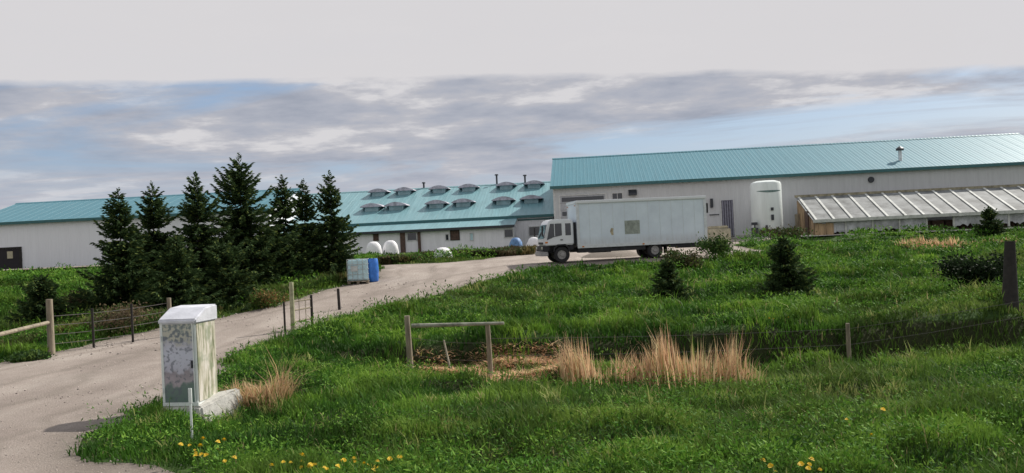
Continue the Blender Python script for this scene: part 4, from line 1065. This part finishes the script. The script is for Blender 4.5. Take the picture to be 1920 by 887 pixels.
def spruce(px_tip, py_tip, half_px, Y, label, seed, sparse=1.0, group='spruces in the row left of the yard', root_drop=0.0, top_lean=0):
    r_ = np.random.default_rng(seed)
    b = onground(px_tip + 4, Y)
    H = CAMZ + ray(px_tip, py_tip).z * Y - b.z
    Rm = half_px * 1.32 * Y / F_PX
    root = thing('spruce', label, 'spruce', b, 0, group)
    v = MB(); v.tube((0, 0, -.2), (0, 0, H * .55), .035 * H ** .9 * .6 + .02, .03, 8); v.tube((0, 0, H * .55), (0, 0, H * .985), .03, .008, 6); v.build('trunk', M['bark'], root, smooth=True)
    base, dirs, lens, tones, wid = [], [], [], [], []
    side_ = r_.random() * 6.28
    z = H * .03
    while z < H * .93:
        t = z / H; prof = (1 - t) ** .78 * (1 if t > .1 else .8 + 2 * t)
        nb_ = int(8 + 7 * (1 - t)) if t < .85 else 5
        a0 = r_.random() * 6.28; wl_ = r_.random()
        for i in range(nb_):
            a = a0 + i * 2 * math.pi / nb_ + r_.normal(0, .18)
            ln = max(.07, Rm * prof * (.50 + .55 * r_.random()) * (.82 + .36 * wl_) * (1 + .22 * math.cos(a - side_) * math.sin(t * 9 + seed))) * (1.25 if r_.random() < .12 else 1)
            droop = (-.10 if t < .6 else .35) + r_.normal(0, .10) + (.35 if t > .88 else 0)
            zb_ = z + r_.normal(0, .03 * H * .3)
            ns = max(3, int(ln / (.032 * sparse * (Y / 38))))
            s = (np.arange(ns) + r_.random(ns)) / ns
            rad = ln * s; zz_ = zb_ + droop * rad - .22 * ln * s * (1 - s) * 2 + .12 * ln * s ** 3
            px_ = np.cos(a) * rad; py_ = np.sin(a) * rad
            for side in (-1, 1, 0):
                ang = a + side * (.75 - .3 * s) + r_.normal(0, .22, ns)
                l_ = (.10 + .24 * ln * (1 - s * .75) * .55 + .05 * r_.random(ns)) * (1.0 if side else .7) * 1.1
                dz_ = r_.normal(-.18, .28, ns) + (droop * .5)
                base.append(np.c_[px_, py_, zz_]); dirs.append(np.c_[np.cos(ang), np.sin(ang), dz_]); lens.append(l_)
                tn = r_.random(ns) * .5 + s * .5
                tones.append(tn); wid.append(np.full(ns, .055) * (Y / 38) ** .8)
        z += (.030 + .020 * r_.random()) * H * (1.0 - .35 * t)
    base = np.concatenate(base); dirs = np.concatenate(dirs); lens = np.concatenate(lens); tn = np.concatenate(tones); wid = np.concatenate(wid)
    # leader shoot at the very top
    nl = 26; zl_ = H * (.90 + .10 * r_.random(nl)); al = r_.random(nl) * 6.28
    base = np.r_[base, np.c_[np.zeros(nl), np.zeros(nl), zl_]]; dirs = np.r_[dirs, np.c_[np.cos(al), np.sin(al), np.full(nl, 1.1)]]; lens = np.r_[lens, (H - zl_) * .45 + .07]; tn = np.r_[tn, np.full(nl, .7)]; wid = np.r_[wid, np.full(nl, .05)]
    n = len(base); dirs /= np.linalg.norm(dirs, axis=1)[:, None]
    rv = r_.normal(0, 1, (n, 3)); s = np.cross(dirs, rv); s /= np.linalg.norm(s, axis=1)[:, None]
    mid = base + dirs * (lens * .5)[:, None]; tip = base + dirs * lens[:, None]; w_ = (wid * (.7 + .7 * r_.random(n)))[:, None] * .5
    V = np.stack([base, mid + s * w_, tip, mid - s * w_], 1).reshape(-1, 3)
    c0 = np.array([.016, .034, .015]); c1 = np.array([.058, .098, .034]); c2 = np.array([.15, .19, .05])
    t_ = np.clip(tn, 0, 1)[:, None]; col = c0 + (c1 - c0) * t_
    yl = (r_.random(n) < .10 + .12 * (tn > 1.0)); col[yl] = c2
    np_mesh('crown', V, np.arange(n * 4), np.arange(n) * 4, np.full(n, 4), M['needles'], np.repeat(col, 4, axis=0), root)
    return root
spruce(228, 352, 62, 33, 'leftmost spruce of the row with thin pointed top against the white shed', 1)
spruce(290, 340, 66, 37, 'second spruce from the left with a broad blunt top', 2)
spruce(373, 320, 60, 36, 'third spruce from the left with lighter open branches', 3)
spruce(455, 284, 84, 38, 'tallest spruce of the row', 4)
spruce(533, 327, 46, 40, 'narrow spruce just right of the tallest one', 5)
spruce(573, 335, 44, 41, 'small slender spruce between two narrow ones', 6)
spruce(623, 320, 50, 41.5, 'rightmost spruce of the row beside the teal tote', 7)
spruce(258, 425, 58, 36, 'short dark spruce filling the gap between the two leftmost tall ones', 31)
spruce(505, 425, 58, 39.5, 'short dark spruce between the tallest one and the narrow one', 32)
spruce(598, 420, 54, 42.5, 'short dark spruce behind the two rightmost slender ones', 33)
spruce(330, 440, 60, 31.5, 'short bushy spruce low in front of the row', 8, group='spruces in the row left of the yard')
spruce(420, 455, 70, 33.5, 'short light green spruce low in front of the tallest one', 9)
spruce(1470, 444, 48, 30.5, 'small dark spruce alone in the middle of the field', 10, group='young spruces in the field')
spruce(1252, 486, 34, 31, 'small sapling spruce in the field below the truck tail', 11, group='young spruces in the field', sparse=1.3)
spruce(1852, 388, 26, 56, 'small young spruce in front of the greenhouse', 12, group='young spruces in the field')

def shrub(px, Y, wpx, hpx, label, seed, cols, group=None, name='shrub', leaf=.08, n=2200):
    r_ = np.random.default_rng(seed); b = onground(px, Y); rx = wpx / 2 * Y / F_PX; hz_ = hpx * Y / F_PX
    root = thing(name, label, 'shrub', b, 0, group)
    v = MB()
    for i in range(6):
        a = i * 1.05 + r_.random(); v.tube((0, 0, -.1), (math.cos(a) * rx * .5, math.sin(a) * rx * .4, hz_ * .7), .018, .006, 5)
    v.build('stem', M['bark'], root)
    nc = 16; cc = np.c_[r_.normal(0, rx * .42, nc), r_.normal(0, rx * .35, nc), hz_ * (.25 + .5 * r_.random(nc))]
    k_ = r_.integers(0, nc, n); p_ = cc[k_] + r_.normal(0, 1, (n, 3)) * np.array([rx * .2, rx * .2, hz_ * .14]); p_[:, 2] = np.abs(p_[:, 2])
    d = r_.normal(0, 1, (n, 3)); d[:, 2] += .3; d /= np.linalg.norm(d, axis=1)[:, None]; s = np.cross(d, r_.normal(0, 1, (n, 3))); s /= np.linalg.norm(s, axis=1)[:, None]
    l_ = leaf * (.6 + .8 * r_.random((n, 1))); V = np.stack([p_, p_ + d * l_ * .5 + s * l_ * .3, p_ + d * l_, p_ + d * l_ * .5 - s * l_ * .3], 1).reshape(-1, 3)
    c = np.array(cols)[(k_ + r_.integers(0, 2, n)) % len(cols)] * (.7 + .6 * r_.random((n, 1)))
    np_mesh('foliage', V, np.arange(n * 4), np.arange(n) * 4, np.full(n, 4), M['leaf'], np.repeat(c, 4, axis=0), root)
GR = [(.03, .06, .02), (.05, .10, .025), (.09, .14, .035)]
OL = [(.05, .055, .025), (.09, .08, .035), (.05, .09, .025)]
BR = [(.10, .075, .05), (.16, .12, .07), (.06, .07, .03)]
spruce(78, 516, 52, 31, 'small dark spruce behind the left fence near the shed door', 21)
shrub(140, 33, 80, 45, 'dark olive shrub between the small far left spruce and the first tall spruce', 22, [(.03, .05, .02), (.06, .08, .03), (.09, .08, .04)], leaf=.12)
shrub(225, 27.6, 130, 60, 'twiggy brown undergrowth shrub behind the fence wires', 23, BR)
shrub(500, 33, 70, 34, 'olive shrub with orange tinge at the driveway edge under the spruces', 24, [(.20, .13, .05), (.08, .14, .03), (.10, .12, .04)])
shrub(1270, 41.0, 80, 42, 'olive shrub in front of the truck rear wheels', 25, OL, leaf=.12)
shrub(1345, 43.5, 70, 44, 'green shrub beside the truck tail', 26, GR, leaf=.12)
shrub(1480, 61.3, 80, 26, 'pale olive shrub at the corner of the greenhouse', 27, OL, leaf=.14)
shrub(1832, 27.5, 110, 75, 'dark shrub in the hollow beside the thick wooden pole', 28, [(.012, .022, .010), (.02, .035, .014)], leaf=.11, n=4200)
shrub(60, 22.8, 70, 16, 'low green weeds shrub at the foot of the far left rail', 29, GR, leaf=.09)
def weed_strip(name, pts, depth, hgt, n, label, cols, leaf=.16):
    a, b = [hit(*q_) for q_ in pts]
    t = rng.random(n); x = a[0] + (b[0] - a[0]) * t; y = a[1] + (b[1] - a[1]) * t + rng.random(n) * depth
    hh = hgt * (.4 + 1.0 * vnoise(x / 1.1, y / 1.4, 71)); z = base_h(x, y) + rng.random(n) * hh * .6
    c = np.array(cols)[np.clip((vnoise(x / .9, y / .9, 72) * len(cols) + (rng.random(n) - .5)).astype(int), 0, len(cols) - 1)] * (.7 + .6 * rng.random((n, 1)))
    o = blade_mesh(name, np.c_[x, y, z], hh * (.3 + .5 * rng.random(n)), leaf * (.4 + .5 * rng.random(n)), rng.random(n) * 6.28, .3 + .8 * rng.random(n), c, M['leaf']); tag(o, label, 'weeds', kind='stuff')
weed_strip('rough_growth', ((708, 498), (1004, 477)), 5.0, .42, 20000, 'strip of rough olive weeds between the yard and the low barn', [(.030, .035, .018), (.06, .06, .028), (.10, .08, .045), (.05, .07, .025), (.17, .14, .06)])
weed_strip('rough_growth', ((180, 640), (650, 530)), 2.6, .5, 9000, 'band of green growth along the left driveway edge below the spruces', [(.05, .10, .025), (.09, .15, .035), (.14, .13, .05), (.06, .12, .03)], leaf=.06)
weed_strip('rough_growth', ((-40, 668), (310, 606)), 2.0, .5, 6000, 'rough verge growth along the fence wires at left', [(.06, .09, .025), (.09, .12, .035), (.12, .10, .05), (.16, .15, .05)], leaf=.05)

# gravel heap seen under the truck
hp = P(1150, 488, 48.5); v = MB(); n = 24
prof_ = [(1.9, -.1), (1.5, .1), (1.0, .26), (.5, .36), (.02, .4)]
v.lathe(prof_, n); o = v.build('gravel_heap', M['gravel'], loc=(hp.x, 49.5, gd(hp.x, 49.5)), smooth=True); tag(o, 'low tan gravel heap seen beneath the truck', 'heap')

# dandelions
def dandelions():
    spots = [(372, 828, 40, 26, 10), (545, 858, 45, 18, 9), (690, 862, 60, 12, 9), (1510, 868, 30, 12, 5), (420, 845, 40, 20, 5), (615, 860, 40, 14, 5), (1445, 862, 40, 12, 3), (1625, 800, 60, 40, 3), (1480, 600, 60, 10, 3)]
    proto = None
    def build():
        root = thing('dandelion', 'yellow dandelion flower in the roadside grass', 'dandelion', (0, 0, 0), 0, 'yellow dandelions in the grass')
        v = MB(); v.tube((0, 0, -.22), (0, 0, .26), .005, .004, 5); v.build('stem', M['green_stem'], root)
        v = MB(); n = 14
        for ring, (rr, zz_) in enumerate(((.036, .265), (.026, .28), (.014, .29))):
            for i in range(n):
                a = 2 * math.pi * (i + ring * .33) / n; c_, s_ = math.cos(a), math.sin(a)
                v.add([(0, 0, zz_ - .012), (c_ * rr - s_ * .007, s_ * rr + c_ * .007, zz_), (c_ * rr * 1.08, s_ * rr * 1.08, zz_ + .004), (c_ * rr + s_ * .007, s_ * rr - c_ * .007, zz_)], [(0, 1, 2, 3)])
        v.build('flower', M['yellow'], root); return root
    for (px, py, sx_, sy_, n) in spots:
        for i in range(n):
            x, y = hit(px + rnd.gauss(0, sx_ * .5), min(884, py + rnd.gauss(0, sy_ * .5)), lambda X, Y: G(X, Y) + .26)
            if proto is None: r_ = proto = build()
            else:
                r_ = proto.copy(); C.objects.link(r_)
                for ch in proto.children:
                    c_ = ch.copy(); C.objects.link(c_); c_.parent = r_
            r_.location = (x, y, g(x, y) + .0 + .05 * rnd.random()); s_ = .55 + .35 * rnd.random(); r_.scale = (s_, s_, s_)
            r_.rotation_euler = (rnd.gauss(0, .15) + .35, rnd.gauss(0, .2), rnd.random() * 6)
dandelions()
